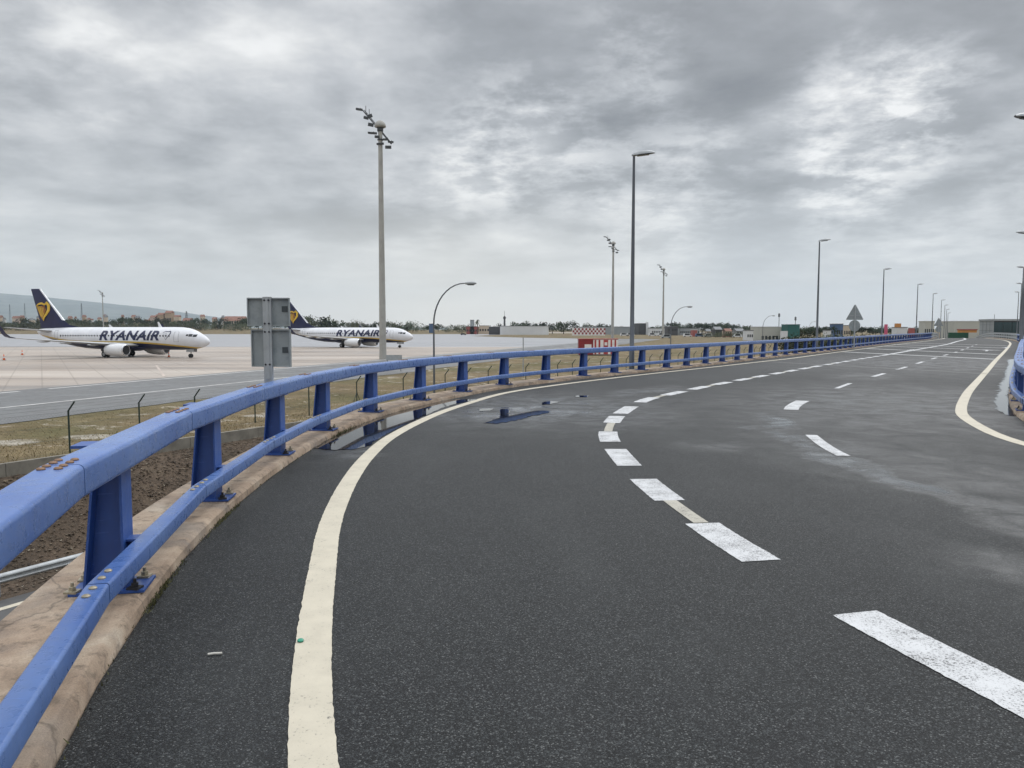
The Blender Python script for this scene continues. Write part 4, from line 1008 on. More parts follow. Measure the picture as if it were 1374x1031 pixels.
    def surf(secs, mat, name, par, vertical=False):
        m = MB(); n = None; vs = []
        for (xle, c, y, z, t) in secs:
            f = foil(c, t); n = len(f)
            for (x, h) in f: vs.append((XG - xle - x, y + (h if vertical else 0), z + (0 if vertical else h)))
        m.add(vs, [(i * n + k, i * n + (k + 1) % n, (i + 1) * n + (k + 1) % n, (i + 1) * n + k) for i in range(len(secs) - 1) for k in range(n)] + [tuple(range(n)), tuple(reversed(range((len(secs) - 1) * n, len(secs) * n)))])
        return m.build(name, mat, par, 40)
    for sd in (-1, 1):
        w = surf([(13.2, 8.2, sd * 1.0, 2.05, .125), (14.6, 6.9, sd * 2.2, 2.15, .125), (17.2, 4.5, sd * 6.0, 2.5, .115), (20.8, 2.75, sd * 12.0, 3.05, .105), (23.6, 1.45, sd * 16.9, 3.55, .10)], M['grey_metal'], 'wing', r_)
        wl = surf([(23.6, 1.45, sd * 16.9, 3.55, .10), (24.05, 1.25, sd * 17.5, 3.78, .10), (24.6, 1.0, sd * 17.8, 4.3, .09), (25.7, .55, sd * 18.15, 6.0, .08)], M['navy'], 'winglet', w)
        for y_ in (4.0, 8.4, 11.6):
            m = MB(); xx = 21.0 + (y_ - 4) * .36; zz = 2.15 + (y_ - 2) * .093
            m.lathe([(.03, -1.6), (.16, -.9), (.2, 0), (.12, .8), (.02, 1.3)], 10, (XG - xx, sd * y_, zz - .15), 'x'); m.build('flap_fairing', M['grey_metal'], w, 50)
        # engine
        e = MB(); yc, zc = sd * 4.83, 1.36
        e.lathe([(.80, .02), (1.0, -.12), (1.08, -.6), (1.10, -1.6), (1.02, -3.0), (.86, -4.0), (.80, -4.05), (.78, -3.9)], 28, (XG - 13.3, yc, zc), 'x'); en = e.build('engine', M['white'], r_, 50)
        e = MB(); e.lathe([(.80, .025), (.87, .06), (.93, .0), (1.0, -.125)], 28, (XG - 13.3, yc, zc), 'x'); 
        lip = MB(); pr = [(.78, -.02), (.82, .05), (.90, .05), (1.002, -.11)]; nn = 28; vs = []
        for (rr, xx) in pr: vs += [(XG - 13.3 + xx, yc + rr * math.cos(2 * math.pi * k / nn), zc + rr * math.sin(2 * math.pi * k / nn)) for k in range(nn)]
        lip.add(vs, [(i * nn + k, i * nn + (k + 1) % nn, (i + 1) * nn + (k + 1) % nn, (i + 1) * nn + k) for i in range(3) for k in range(nn)]); lip.build('intake_lip', M['silver'], en, 60)
        e = MB(); e.lathe([(.02, .085), (.10, .08), (.22, .055), (.79, .03), (.79, .022)], 28, (XG - 13.3, yc, zc), 'x'); e.build('fan', M['dark_metal'], en, 50)
        e = MB(); e.lathe([(.66, -4.0), (.5, -4.7), (.26, -5.2), (.02, -5.3)], 20, (XG - 13.3, yc, zc), 'x'); e.build('exhaust', M['dark_metal'], en, 40)
        e = MB(); e.prism([(XG - 14.3, 2.40), (XG - 18.0, 2.2), (XG - 19.8, 2.35), (XG - 18, 2.62), (XG - 15.8, 2.62)], 'y', yc - .16, yc + .16); e.build('pylon', M['white'], r_)
        surf([(33.2, 3.7, sd * .45, 4.55, .09), (36.9, 1.35, sd * 7.1, 5.25, .09)], M['grey_metal'], 'stabiliser', r_)
        # main gear
        g_ = MB(); g_.tube([(0, sd * 2.86, .5), (0, sd * 2.7, 2.2)], .12, 10); g_.tube([(0, sd * 2.55, .56), (0, sd * 3.2, .56)], .08, 8); g_.bar((.1, sd * 2.8, 1.2), (.1, sd * 1.6, 1.9), .1); mg = g_.build('main_gear', M['grey_metal'], r_, 40)
        for yy in (2.5, 3.22):
            g_ = MB(); g_.lathe([(.36, -.19), (.52, -.17), (.565, -.08), (.565, .08), (.52, .17), (.36, .19)], 24, (0, sd * yy, .565), 'y'); wh = g_.build('wheel', M['black'], mg, 40)
            g_ = MB(); g_.lathe([(.30, -.2), (.3, .2)], 16, (0, sd * yy, .565), 'y'); g_.build('hub', M['grey_metal'], mg, 40)
    # nose gear
    g_ = MB(); g_.tube([(15.6, 0, .4), (15.75, 0, 1.5)], .09, 10); g_.tube([(15.6, -.3, .34), (15.6, .3, .34)], .06, 8); g_.box(15.0, 16.6, -.42, -.38, 1.0, 1.55); g_.box(15.0, 16.6, .38, .42, 1.0, 1.55); ng = g_.build('nose_gear', M['grey_metal'], r_, 40)
    for yy in (-.2, .2): g_ = MB(); g_.lathe([(.2, -.1), (.31, -.09), (.34, -.04), (.34, .04), (.31, .09), (.2, .1)], 20, (15.6, yy, .34), 'y'); g_.build('wheel', M['black'], ng, 40)
    # fin
    fin = surf([(27.6, 9.9, 0, 5.16, .012), (30.6, 6.8, 0, 5.75, .03), (31.9, 5.7, 0, 6.6, .085), (37.25, 2.15, 0, 12.45, .09)], M['navy'], 'tail_fin', r_, True)
    le = MB(); A = [(31.85, 6.6), (37.22, 12.45)]
    le.hexa([(XG - 31.72, -.06, 6.6), (XG - 31.72, .06, 6.6), (XG - 32.1, .21, 6.6), (XG - 32.1, -.21, 6.6), (XG - 37.12, -.04, 12.46), (XG - 37.12, .04, 12.46), (XG - 37.38, .12, 12.46), (XG - 37.38, -.12, 12.46)]); le.build('leading_edge', M['silver'], fin)
    def fin_y(off): return -.29 - off
    # harp emblem on the starboard face of the fin
    def fin_poly(polys, mat, name, off):
        for po in polys:
            bm = bmesh.new(); f = bm.faces.new([bm.verts.new((XG - 37.3 + x, -.30 + (z - 7.0) * .02 - off, z)) for x, z in po]); ext = bmesh.ops.extrude_face_region(bm, geom=[f])
            for v in [g for g in ext['geom'] if isinstance(g, bmesh.types.BMVert)]: v.co.y += .12
            bmesh.ops.recalc_face_normals(bm, faces=bm.faces); me = bpy.data.meshes.new(name); bm.to_mesh(me); bm.free(); o = obj(name, me, mat); o.parent = fin
    fin_poly([stroke([(-.75, 9.2), (-.2, 9.62), (.5, 9.75), (1.2, 9.5), (1.7, 9.82), (2.2, 9.3), (2.15, 8.5), (1.6, 7.75), (1.05, 7.15), (.85, 6.5)], [.12, .3, .36, .3, .5, .62, .6, .42, .28, .08])], M['yellow'], 'harp_frame', 0.0)
    fin_poly([[(-.7, 9.1), (1.1, 9.3), (1.5, 8.6), (.9, 7.2), (.7, 6.7), (.05, 7.6)]], M['gold'], 'harp_body', -.02)
    fin_poly([stroke([(x0, 9.2), (x1, z1)], .11) for x0, x1, z1 in ((-.35, .42, 7.3), (.1, .68, 7.3), (.55, .95, 7.6))], M['yellow'], 'harp_string', -.005)
    fin_poly([stroke([(.55, 9.0), (.95, 9.25), (1.3, 8.8), (1.05, 8.0)], .16)], M['darkred'], 'harp_curl', -.002)
    return r_
jet = airliner(); jet.location = (-71.0, 139.0, GZ + .02); jet.rotation_euler = (0, 0, R(-17)); tag(jet, 'nearer white and navy airliner with yellow harp on its tail, at the left', 'airliner', 'parked airliners on the apron')
jet2 = copy_tree(jet); jet2.location = (-44.6, 209.0, GZ + .02); jet2.rotation_euler = (0, 0, R(-18)); jet2['label'] = 'farther white and navy airliner with its tail behind the square sign panels'

# ------------------------------------------------------------------ striped equipment cabin and distant buildings
D = 146; cb = empty('striped_cabin', (WX(803, D), D, GZ)); tag(cb, 'red and white striped equipment cabin in the grass behind the railing', 'cabin'); W0, W1 = WX(776.5, D) - WX(803, D), WX(829, D) - WX(803, D); wm_ = WX(795.5, D) - WX(803, D)
m = MB(); m.box(W0, W1, 0, 2.4, .15, 3.05); m.build('body', M['darkred'], cb)
m = MB(); m.box(W0 - .08, W1 + .08, -.08, 2.5, 3.05, 3.15); m.build('roof', M['red'], cb)
m = MB(); m.box(W0, W1, .3, 2.2, 0, .15); m.build('footing', M['wall_grey'], cb)
m = MB(); m.box(wm_ + .05, W1, -.03, -.002, .2, 3.0); pn = m.build('front_panel', M['offwhite'], cb)
for k, (a, b) in enumerate(((.06, .13), (.22, .29), (.42, .60), (.70, .76), (.86, .92))):
    L_ = W1 - wm_; m = MB(); m.box(wm_ + a * L_, wm_ + b * L_, -.06, -.032, .25, 2.95); m.build('stripe', M['red'], pn)
m = MB(); m.box(wm_ + .46 * L_, wm_ + .57 * L_, -.075, -.062, 1.9, 2.5); m.build('label', M['offwhite'], pn)
m = MB(); m.box(W0 + 1.1, wm_ - .3, -.05, -.002, .75, 2.1); m.build('white_board', M['offwhite'], cb)

def bld(name, x0, x1, ytop, D, depth, mat, label, roof=None, group=None, ybase=None, win=0, cat='building', pitch=0, sill=.35):
    xa, xb = WX(x0, D), WX(x1, D); full = xb - xa
    for _ in range(12):                                   # the whole block, side wall included, keeps the measured width
        xa = WX(x0, D + depth) if x0 > CX else WX(x0, D); xb = WX(x1, D + depth) if x1 < CX else WX(x1, D)
        if xb - xa >= .6 * full: break
        depth *= .7
    zt = WZ(ytop, D); zb = far_z((x0 + x1) / 2, D) - .2 if ybase is None else WZ(ybase, D)
    r_ = empty(name, ((xa + xb) / 2, D, zb)); tag(r_, label, cat, group); w = (xb - xa) / 2; h = zt - zb
    rh = pitch * h
    m = MB(); m.box(-w, w, 0, depth, 0, h - rh - (.3 if roof else 0)); m.build('wall', mat, r_)
    if roof:
        m = MB(); z0 = h - rh - .3
        if pitch: m.prism([(-.4, z0), (depth + .4, z0), (depth + .4, z0 + .15), (depth / 2, h), (-.4, z0 + .15)], 'x', -w - .2, w + .2)
        else: m.box(-w - .15, w + .15, -.15, depth + .15, z0, h)
        m.build('roof', roof, r_)
    for k in range(win):
        cw = 2 * w / win; m = MB(); xc = -w + cw * (k + .5); m.box(xc - cw * .3, xc + cw * .3, -.06, -.003, h * sill, h * (sill + .25)); m.build('window', M['window'], r_)
    return r_
bld('warehouse', 671, 736, 437.5, 620, 26, M['wall_white'], 'long low white warehouse left of the striped cabin', M['roof_grey'])
# chequered hut
D = 560; ck = bld('chequered_building', 767.5, 811.5, 440.3, D, 8, M['offwhite'], 'red and white chequered low building behind the grass strip'); w = (WX(811.5, D) - WX(767.5, D)) / 2; zt = WZ(440.3, D) - GZ
m = MB(); nx, nz = 18, 3; z0 = 1.0
for i in range(nx):
    for j in range(nz):
        if (i + j) % 2: m.box(-w + 2 * w * i / nx, -w + 2 * w * (i + 1) / nx, -.05, -.002, z0 + (zt - z0) * j / nz, z0 + (zt - z0) * (j + 1) / nz)
m.build('chequer_panel', M['darkred'], ck)
bld('hangar', 776, 852, 438.6, 640, 30, M['wall_grey'], 'long grey hangar behind the chequered building', M['roof_grey'])
bld('hangar', 850, 868, 434, 620, 25, M['wall_dark'], 'dark glazed hangar with a curved-looking roof beside the tall street lamp', M['roof_grey'])
bld('stair_tower', 865.5, 869.5, 432.8, 618, 6, M['wall_white'], 'narrow white stair tower at the end of the dark hangar')
bld('terminal_wing', 868, 893, 440.5, 600, 20, M['wall_white'], 'low white building with dark windows right of the stair tower', M['roof_grey'], win=8)
bld('stand_building', 891, 909, 438.2, 560, 15, M['wall_dark'], 'dark open-fronted building behind the shortest floodlight mast', M['roof_grey'], win=6, sill=.5)
bld('stand_building', 906, 938, 440.6, 570, 15, M['wall_grey'], 'grey low building with a red end behind the second arched lamp', M['roof_grey'], win=10)
bld('kiosk', 926, 935, 442.5, 480, 6, M['cred'], 'small red kiosk at the end of the grey low building', M['wall_white'])
for i, (x0, x1, yt, mt, rf) in enumerate(((945, 953, 441.5, 'cream', 'roof_grey'), (954, 968, 438.5, 'wall_dark', 'roof_grey'), (969, 981, 441, 'cream', 'roof_red'), (982, 998, 441, 'wall_grey', 'roof_grey'))):
    bld('shed', x0, x1, yt, 470, 9, M[mt], ['small cream shed right of the red kiosk', 'dark slatted shed right of the cream one', 'cream shed with reddish roof left of the long beige building', 'grey shed touching the long beige building'][i], M[rf], win=3, pitch=.25)
bld('beige_building', 1006, 1049, 438.3, 330, 30, M['beige'], 'long pale beige flat-roofed building left of the dark green hall', M['wall_white'], win=6, sill=.1)
bld('annex', 996, 1010, 443, 325, 12, M['wall_white'], 'low white annex left of the beige building', M['roof_grey'], win=3)
bld('green_hall', 1047.5, 1072, 435.4, 320, 22, M['teal'], 'dark green flat-roofed hall right of the beige building', M['teal'])
bld('annex', 1046, 1056, 444.5, 300, 6, M['wall_white'], 'small white annex in front of the dark green hall')
bld('blue_building', 1112, 1130, 434.5, 360, 14, M['cblue'], 'blue building left of the first triangular sign back', M['roof_grey'], win=4)
bld('cream_building', 1127, 1140, 436.5, 380, 14, M['cream'], 'cream building just behind the first triangular sign back', M['roof_grey'], win=4)
bld('terrace', 1103, 1114, 443, 300, 9, M['wall_white'], 'low white building left of the blue one', M['roof_grey'], win=4)
bld('pink_pylon', 1185, 1189.5, 435.5, 300, 2, plain('pink_panel', (.50, .08, .16), .6), 'pink advertising pylon behind the left railing', None, cat='pylon')
bld('shop', 1195, 1216, 439, 330, 14, M['wall_white'], 'white shop carrying a yellow orange panel', M['roof_grey'], win=4, sill=.1)
bld('orange_board', 1198.5, 1207.5, 434.3, 326, 1, M['corange'], 'yellow orange board on the white shop', None, ybase=439.4, cat='sign board')
bld('shop', 1217, 1226, 439.6, 320, 14, M['cred'], 'red shop building right of the yellow orange board', M['wall_white'], win=3, sill=.1)
bld('office_block', 1231, 1252, 431, 330, 20, M['beige'], 'grey office block behind the second triangular sign back', M['beige'], win=5)
bld('hall', 1256, 1318, 430.8, 340, 40, M['beige'], 'large pale beige hall behind the far street lamps', M['wall_white'])
bld('column_tower', 1255, 1259.5, 431.5, 300, 3, M['cream'], 'narrow cream tower at the corner of the beige hall')
bld('awning', 1283, 1309, 441.8, 240, 6, M['corange'], 'long orange awning in front of the beige hall', M['cred'], ybase=446.5, cat='awning')
bld('hoarding', 1270.5, 1298, 446.4, 215, .3, M['green_fence'], 'green hoarding closing the end of the road', None, ybase=458, cat='hoarding')
# the glass terminal at the right
D = 205; gb = empty('glass_building', (WX(1331, D), D, GZ)); tag(gb, 'dark glass building with a grey panelled side at the right end of the road', 'building')
w = WX(1430, D) - WX(1331, D); zt = WZ(428.4, D) - GZ; dp = 6.2
m = MB(); m.box(.1, w, .12, dp, 0, zt - .5); m.build('core', M['wall_dark'], gb)
m = MB(); m.box(-.2, w + .2, -.15, dp + .2, zt - .5, zt); m.build('roof', M['wall_grey'], gb)
m = MB(); m.box(0, .098, 0, dp, 0, zt - .5); cp = m.build('side_panel', M['wall_grey'], gb)
for k in range(1, 5): m = MB(); m.box(-.03, -.002, .1, dp - .1, zt * k / 5 - .02, zt * k / 5 + .02); m.build('joint', M['wall_dark'], cp)
for k in range(1, 4): m = MB(); m.box(-.036, -.004, dp * k / 4 - .02, dp * k / 4 + .02, .1, zt - .6); m.build('joint', M['wall_dark'], cp)
for k in range(8):
    x0 = .15 + (w - .2) * k / 8; x1 = .15 + (w - .2) * (k + 1) / 8 - .12
    for j in range(2):
        m = MB(); m.box(x0, x1, 0, .1, .3 + (zt - 1) * j / 2, .3 + (zt - 1) * (j + 1) / 2 - .12); m.build('glass_pane', M['glass_teal'], gb)
m = MB(); m.tube([(2, 3, zt), (2, 3, zt + 1.3)], .05, 6); m.build('antenna', M['steel_dark'], gb)
# left-hand town
r2 = random.Random(21)
GH = 'houses of the far town at the left'
hs = []
for i in range(44):
    px = r2.uniform(-10, 62) if i < 16 else r2.uniform(80, 330); D = r2.uniform(1150, 1500); hs.append((px, r2.uniform(3, 8), r2.uniform(422, 428.5), D))
for i, (px, w, yt, D) in enumerate(hs):
    mt = r2.choice(['cream', 'pink', 'wall_white', 'cream', 'tan']); rf = r2.choice(['roof_red', 'roof_red', 'roof_grey'])
    bld('house', px - w / 2, px + w / 2, yt, D, 12, M[mt], 'small hazy house of the far town behind the trees at the left', M[rf], GH, ybase=441 + r2.uniform(-1, 2), win=0, cat='house', pitch=.14)
for i, (x0, x1, yt, mt, lab) in enumerate(((203, 214, 423.5, 'pink', 'pinkish apartment house at the left end of the orange-brown block'), (213, 224, 420, 'tan', 'orange-brown apartment block behind the left airliner, its middle part'), (223, 236, 417.2, 'tan', 'tallest orange-brown apartment block behind the left airliner'), (235, 245, 423, 'cream', 'cream apartment house at the right end of the orange-brown block'))):
    bld('apartment_block', x0, x1, yt, 1000, 14, M[mt], lab, M['roof_red'], 'apartment blocks behind the left airliner', win=4, pitch=.12)
bld('apartment_block', 301, 334, 424.6, 1050, 16, M['cream'], 'long house row with a red roof left of the square sign panels', M['roof_red'], win=8, pitch=.35)
bld('cottage', 194, 203, 429, 900, 9, M['wall_white'], 'small white house with a red roof left of the orange-brown block', M['roof_red'], win=2, pitch=.3)
bld('cottage', 246, 262, 427, 960, 9, M['cream'], 'low cream house right of the orange-brown block', M['roof_red'], win=4, pitch=.3)
bld('blue_cabin', 576, 583, 434.5, 760, 6, M['cblue'], 'small blue cabin beside the nearest arched lamp', M['roof_grey'])
bld('plant_building', 626, 642, 438, 700, 10, plain('brick_red', (.25, .06, .05), .8), 'low reddish industrial building with a grey silo', M['roof_grey'], win=5)
bld('silo', 631, 636.5, 429.5, 700, 5, M['wall_grey'], 'grey square silo above the reddish industrial building', M['wall_dark'])
bld('plant_building', 643, 657, 437, 720, 9, M['cream'], 'cream industrial building right of the grey silo', M['roof_grey'], win=4)
bld('plant_building', 656, 671, 438.5, 640, 6, M['wall_dark'], 'dark industrial shed touching the long white warehouse', M['roof_grey'])
def tower(px, D, ytop, w, label, name='lattice_pylon', dark='steel_dark'):
    x = WX(px, D); h = WZ(ytop, D) - GZ; r_ = empty(name, (x, D, GZ)); tag(r_, label, 'tower'); m = MB()
    for sx in (-1, 1):
        for sy in (-1, 1): m.bar((sx * w, sy * w, 0), (sx * w * .15, sy * w * .15, h), .35)
    for k in range(7):
        t0, t1 = k / 7, (k + 1) / 7; a, b = w * (1 - .85 * t0), w * (1 - .85 * t1)
        m.bar((-a, -a, h * t0), (b, -b, h * t1), .2); m.bar((a, -a, h * t0), (-b, -b, h * t1), .2)
    m.build('frame', M[dark], r_)
    m = MB()
    for t in (.8, .92): m.bar((-w * .9, 0, h * t), (w * .9, 0, h * t), .25)
    m.build('arm', M[dark], r_)
for px, D, yt, lab in ((16, 2300, 409, 'faint pylon on the slope, leftmost of all'), (36, 2300, 407.5, 'faint pylon on the slope just left of the airliner tail'), (112, 1900, 407.5, 'pylon behind the body of the left airliner'), (252, 1250, 418, 'dark slim pylon right of the orange-brown apartment block')): tower(px, D, yt, 3, lab)
D = 690; r_ = empty('radio_tower', (WX(677, D), D, GZ)); tag(r_, 'dark radio tower with thin antenna behind the white warehouse', 'tower')
m = MB(); m.tube([(0, 0, 0), (0, 0, WZ(424.5, D) - GZ)], [1.1, .7], 8); m.build('shaft', M['wall_dark'], r_)
m = MB(); m.lathe([(.7, 0), (1.3, .6), (1.3, 1.6), (.7, 2.2)], 10, (0, 0, WZ(428.5, D) - GZ)); m.build('gallery', M['wall_dark'], r_)
m = MB(); m.tube([(0, 0, WZ(424.5, D) - GZ), (0, 0, WZ(417.5, D) - GZ)], .16, 6); m.build('antenna', M['steel_dark'], r_)
for px, D, yt, lab in ((1044, 420, 420.5, 'thin antenna mast with a small head behind the beige building'), (1066, 420, 425, 'thin antenna mast behind the dark green hall')):
    r_ = empty('antenna_mast', (WX(px, D), D, GZ)); tag(r_, lab, 'mast'); h = WZ(yt, D) - GZ
    m = MB(); m.tube([(0, 0, 0), (0, 0, h)], .16, 8); m.build('pole', M['steel_dark'], r_)
    m = MB(); m.lathe([(.2, 0), (.55, .2), (.55, 1.8), (.2, 2)], 8, (0, 0, h - 2.2)); m.build('head', M['steel_dark'], r_)

# distant vehicles
def car(px, D, col, lab, van=False):
    r_ = empty('parked_car', (WX(px, D), D, GZ + .02), R(rnd.choice([0, 180]))); tag(r_, lab, 'car'); L_, h = (5.2, 2.1) if van else (4.3, 1.45)
    m = MB(); m.prism([(-L_ / 2, .35), (L_ / 2, .35), (L_ / 2, .85), (L_ / 2 - .9, .95), (L_ / 2 - 1.6, h), (-L_ / 2 + .5, h), (-L_ / 2, .9)], 'y', -.85, .85); m.build('body', col, r_)
    m = MB(); m.prism([(-L_ / 2 + .75, .98), (L_ / 2 - 1.15, .98), (L_ / 2 - 1.75, h - .12), (-L_ / 2 + .8, h - .12)], 'y', -.87, .87); m.build('window', M['glass'], r_)
    for sx in (-L_ / 2 + .85, L_ / 2 - .85):
        for sy in (-.82, .82): m = MB(); m.lathe([(.32, -.1), (.32, .1)], 14, (sx, sy, .32), 'y'); m.build('wheel', M['black'], r_)
car(622, 590, M['black'], 'dark vehicle crossing the far grass strip left of the reddish building'); car(893, 400, M['lamp_head'], 'grey low vehicle near the foot of the shortest floodlight mast', True)
for i, (px, D, c) in enumerate(((837, 520, 'white'), (846, 520, 'wall_white'), (875, 515, 'white'), (886, 512, 'wall_white'), (922, 470, 'white'), (938, 465, 'cblue'), (949, 460, 'white'), (975, 440, 'cred'), (988, 436, 'white'))):
    car(px, D, M[c], ['white van parked left of the tall street lamp', 'second white van, touching the tall street lamp', 'white van under the low white building', 'white van at the right end of the low white building', 'white van beside the red kiosk', 'blue van right of the red kiosk', 'white van in front of the cream shed', 'red van in front of the shed with the reddish roof', 'white van in front of the grey shed'][i], True)

# ------------------------------------------------------------------ trees
def crown_mesh(kind, seed):
    r2 = random.Random(seed); g = MB()
    if kind == 'round': cl = [(r2.gauss(0, .26), r2.gauss(0, .26), r2.uniform(.30, .88), r2.uniform(.13, .24)) for _ in range(22)]
    elif kind == 'pine': cl = [(r2.gauss(0, .36), r2.gauss(0, .36), r2.uniform(.58, .92), r2.uniform(.12, .2)) for _ in range(20)]
    elif kind == 'tall': cl = [(r2.gauss(0, .07), r2.gauss(0, .07), z, .15 * (1.05 - z)) for z in [.1 + .9 * k / 18 for k in range(19)]]
    elif kind == 'bush': cl = [(r2.gauss(0, .6), r2.gauss(0, .4), r2.uniform(.2, .75), r2.uniform(.2, .34)) for _ in range(22)]
    else: cl = []
    for (x, y, z, r_) in cl:
        for _ in range(26):
            v = Vector((r2.gauss(0, 1), r2.gauss(0, 1), r2.gauss(0, .8))).normalized() * r_ * r2.uniform(.55, 1.08); c = Vector((x, y, z)) + v
            u = Vector((r2.gauss(0, 1), r2.gauss(0, 1), r2.gauss(0, 1))).normalized(); w = u.orthogonal().normalized(); s_ = r2.uniform(.022, .05)
            g.add([c - u * s_ * 1.4, c + w * s_, c + u * s_ * 1.4, c - w * s_], [(0, 1, 2, 3)])
    if kind == 'palm':
        for k in range(26):
            a = r2.uniform(0, 6.28); el = r2.uniform(-.7, 1.2); pts = [Vector((0, 0, .86))]
            d = Vector((math.cos(a) * math.cos(el), math.sin(a) * math.cos(el), math.sin(el))) * .075
            for q in range(4): pts.append(pts[-1] + d); d = d + Vector((0, 0, -.026))
            for p0, p1 in zip(pts, pts[1:]):
                sd = Vector((-math.sin(a), math.cos(a), 0)) * .02; g.add([p0 - sd, p0 + sd, p1 + sd, p1 - sd], [(0, 1, 2, 3)])
    return g
def trunk_mesh(kind, seed):
    r2 = random.Random(seed); g = MB(); top = {'round': .5, 'pine': .7, 'tall': .3, 'bush': .25, 'palm': .87}[kind]
    g.tube([(0, 0, -.03), (.01, .0, top * .5), (.0, .01, top)], [.035, .028, .02], 7)
    if kind in ('round', 'pine'):
        for k in range(4): a = k * 1.6 + r2.uniform(0, .5); g.tube([(0, 0, top * .75), (math.cos(a) * .12, math.sin(a) * .12, top), (math.cos(a) * .24, math.sin(a) * .24, top + .12)], [.016, .012, .006], 5)
    return g
protos = {}
for kind, mt, ns in (('round', 'leaf', 4), ('pine', 'leaf_pine', 3), ('tall', 'leaf_pine', 2), ('bush', 'leaf_olive', 3), ('palm', 'leaf_olive', 1)):
    protos[kind] = [(crown_mesh(kind, 100 + i).mesh('crown', [M[mt]]), trunk_mesh(kind, 50 + i).mesh('trunk', [M['trunk']])) for i in range(ns)]
KN = {'round': 'broadleaf_tree', 'pine': 'pine_tree', 'tall': 'cypress_tree', 'bush': 'bush', 'palm': 'palm_tree'}
r2 = random.Random(33)
def tree(kind, px, D, ytop, label, group, wide=1.0, zb=None):
    zb = far_z(px, D) if zb is None else zb
    h = WZ(ytop, D) - zb; cm, tm = r2.choice(protos[kind]); r_ = empty(KN[kind], (WX(px, D), D, zb), r2.uniform(0, 6.28)); r_.scale = (h * wide, h * wide, h)
    tag(r_, label, 'bush' if kind == 'bush' else 'tree', group); obj('trunk', tm, None, r_); obj('crown', cm, None, r_)
def row(x0, x1, step, D0, D1, y0, y1, kinds, label, group, wide=1.0):
    x = x0
    while x < x1:
        k = r2.choice(kinds); tree(k, x, r2.uniform(D0, D1), r2.uniform(y0, y1), label.replace('KIND', {'round': 'dark broadleaf tree', 'pine': 'dark pine', 'tall': 'slim dark cypress', 'bush': 'green bush', 'palm': 'palm'}[k]), group + (' ' + KN[k].replace('_', ' ')), wide * r2.uniform(.85, 1.25)); x += step * r2.uniform(.7, 1.3)
row(-12, 335, 8, 840, 930, 426, 432.5, ['round', 'round', 'pine'], 'KIND in the dense belt behind the left airliner', 'left tree belt', 1.0)
row(-12, 340, 8, 780, 830, 430.5, 433.5, ['bush'], 'KIND at the foot of the tree belt behind the left airliner', 'left tree belt', .9)
row(330, 395, 8, 840, 900, 425.5, 428, ['round'], 'KIND in the belt behind the square sign panels', 'belt behind the sign panels')
row(398, 425, 7, 760, 800, 421, 428, ['round', 'bush'], 'KIND just right of the square sign panels', 'right of the sign panels', .8)
tree('tall', 436, 740, 426, 'tall dark pointed tree above the right airliner body', None, 1.9)
row(424, 560, 8, 760, 860, 429.5, 434, ['round', 'pine', 'bush'], 'KIND in the row above the right airliner', 'row above the right airliner', .95)
tree('bush', 478, 720, 429.5, 'pale green bushy tree above the right airliner body', None, .6)
row(560, 632, 10, 780, 900, 433, 438, ['round', 'bush'], 'KIND right of the nearest arched lamp', 'right of the nearest arched lamp', 1.1)
row(640, 692, 9, 740, 800, 433.5, 437.5, ['tall', 'bush', 'round'], 'KIND among the industrial buildings', 'among the industrial buildings')
tree('palm', 641, 680, 429, 'palm right of the grey silo', None, 1.0)
for px, yt in ((697, 429.5), (707, 432), (720, 432.5), (730, 430.5), (741, 432.5)): tree('round', px, 720, yt, 'round dark tree above the long white warehouse', 'trees above the white warehouse', 1.05)
for px, yt in ((756, 430.5), (770, 431.5), (787, 434.5), (797, 434.5), (807, 434.5), (816, 433.5), (827, 437), (838, 438)): tree('round', px, 690, yt, 'round dark tree behind the chequered building', 'trees behind the chequered building', 1.0)
for px in (874, 882, 890): tree('round', px, 700, 437.5, 'low dark tree behind the low white building', 'trees behind the low white building', 1.1)
row(905, 985, 6.5, 640, 720, 432.5, 436, ['pine', 'round'], 'KIND in the row right of the shortest floodlight mast', 'row right of the shortest mast', 1.0)
tree('tall', 905.5, 640, 432.5, 'single slim cypress right of the shortest floodlight mast', None, 1.0)
row(985, 1012, 7, 560, 620, 436, 438.5, ['round'], 'KIND left of the beige building', 'left of the beige building', 1.0)
row(1075, 1112, 7, 330, 390, 436.5, 441, ['round', 'pine'], 'KIND right of the dark green hall', 'right of the green hall', .9)
row(1140, 1232, 8, 360, 460, 438.5, 443, ['round', 'pine'], 'KIND behind the left railing near the sign back', 'near the sign back', .9)
row(1072, 1150, 6, 150, 175, 447.2, 449.2, ['bush'], 'KIND in the low hedge just behind the left railing', 'low hedge behind the left railing', 1.2)
row(1150, 1200, 6, 190, 210, 447.4, 449.0, ['bush'], 'KIND in the low hedge just behind the left railing', 'low hedge behind the left railing', 1.2)
row(945, 1000, 9, 430, 455, 444, 446, ['bush'], 'KIND between the parked vans and the sheds', 'between the vans and sheds', .9)

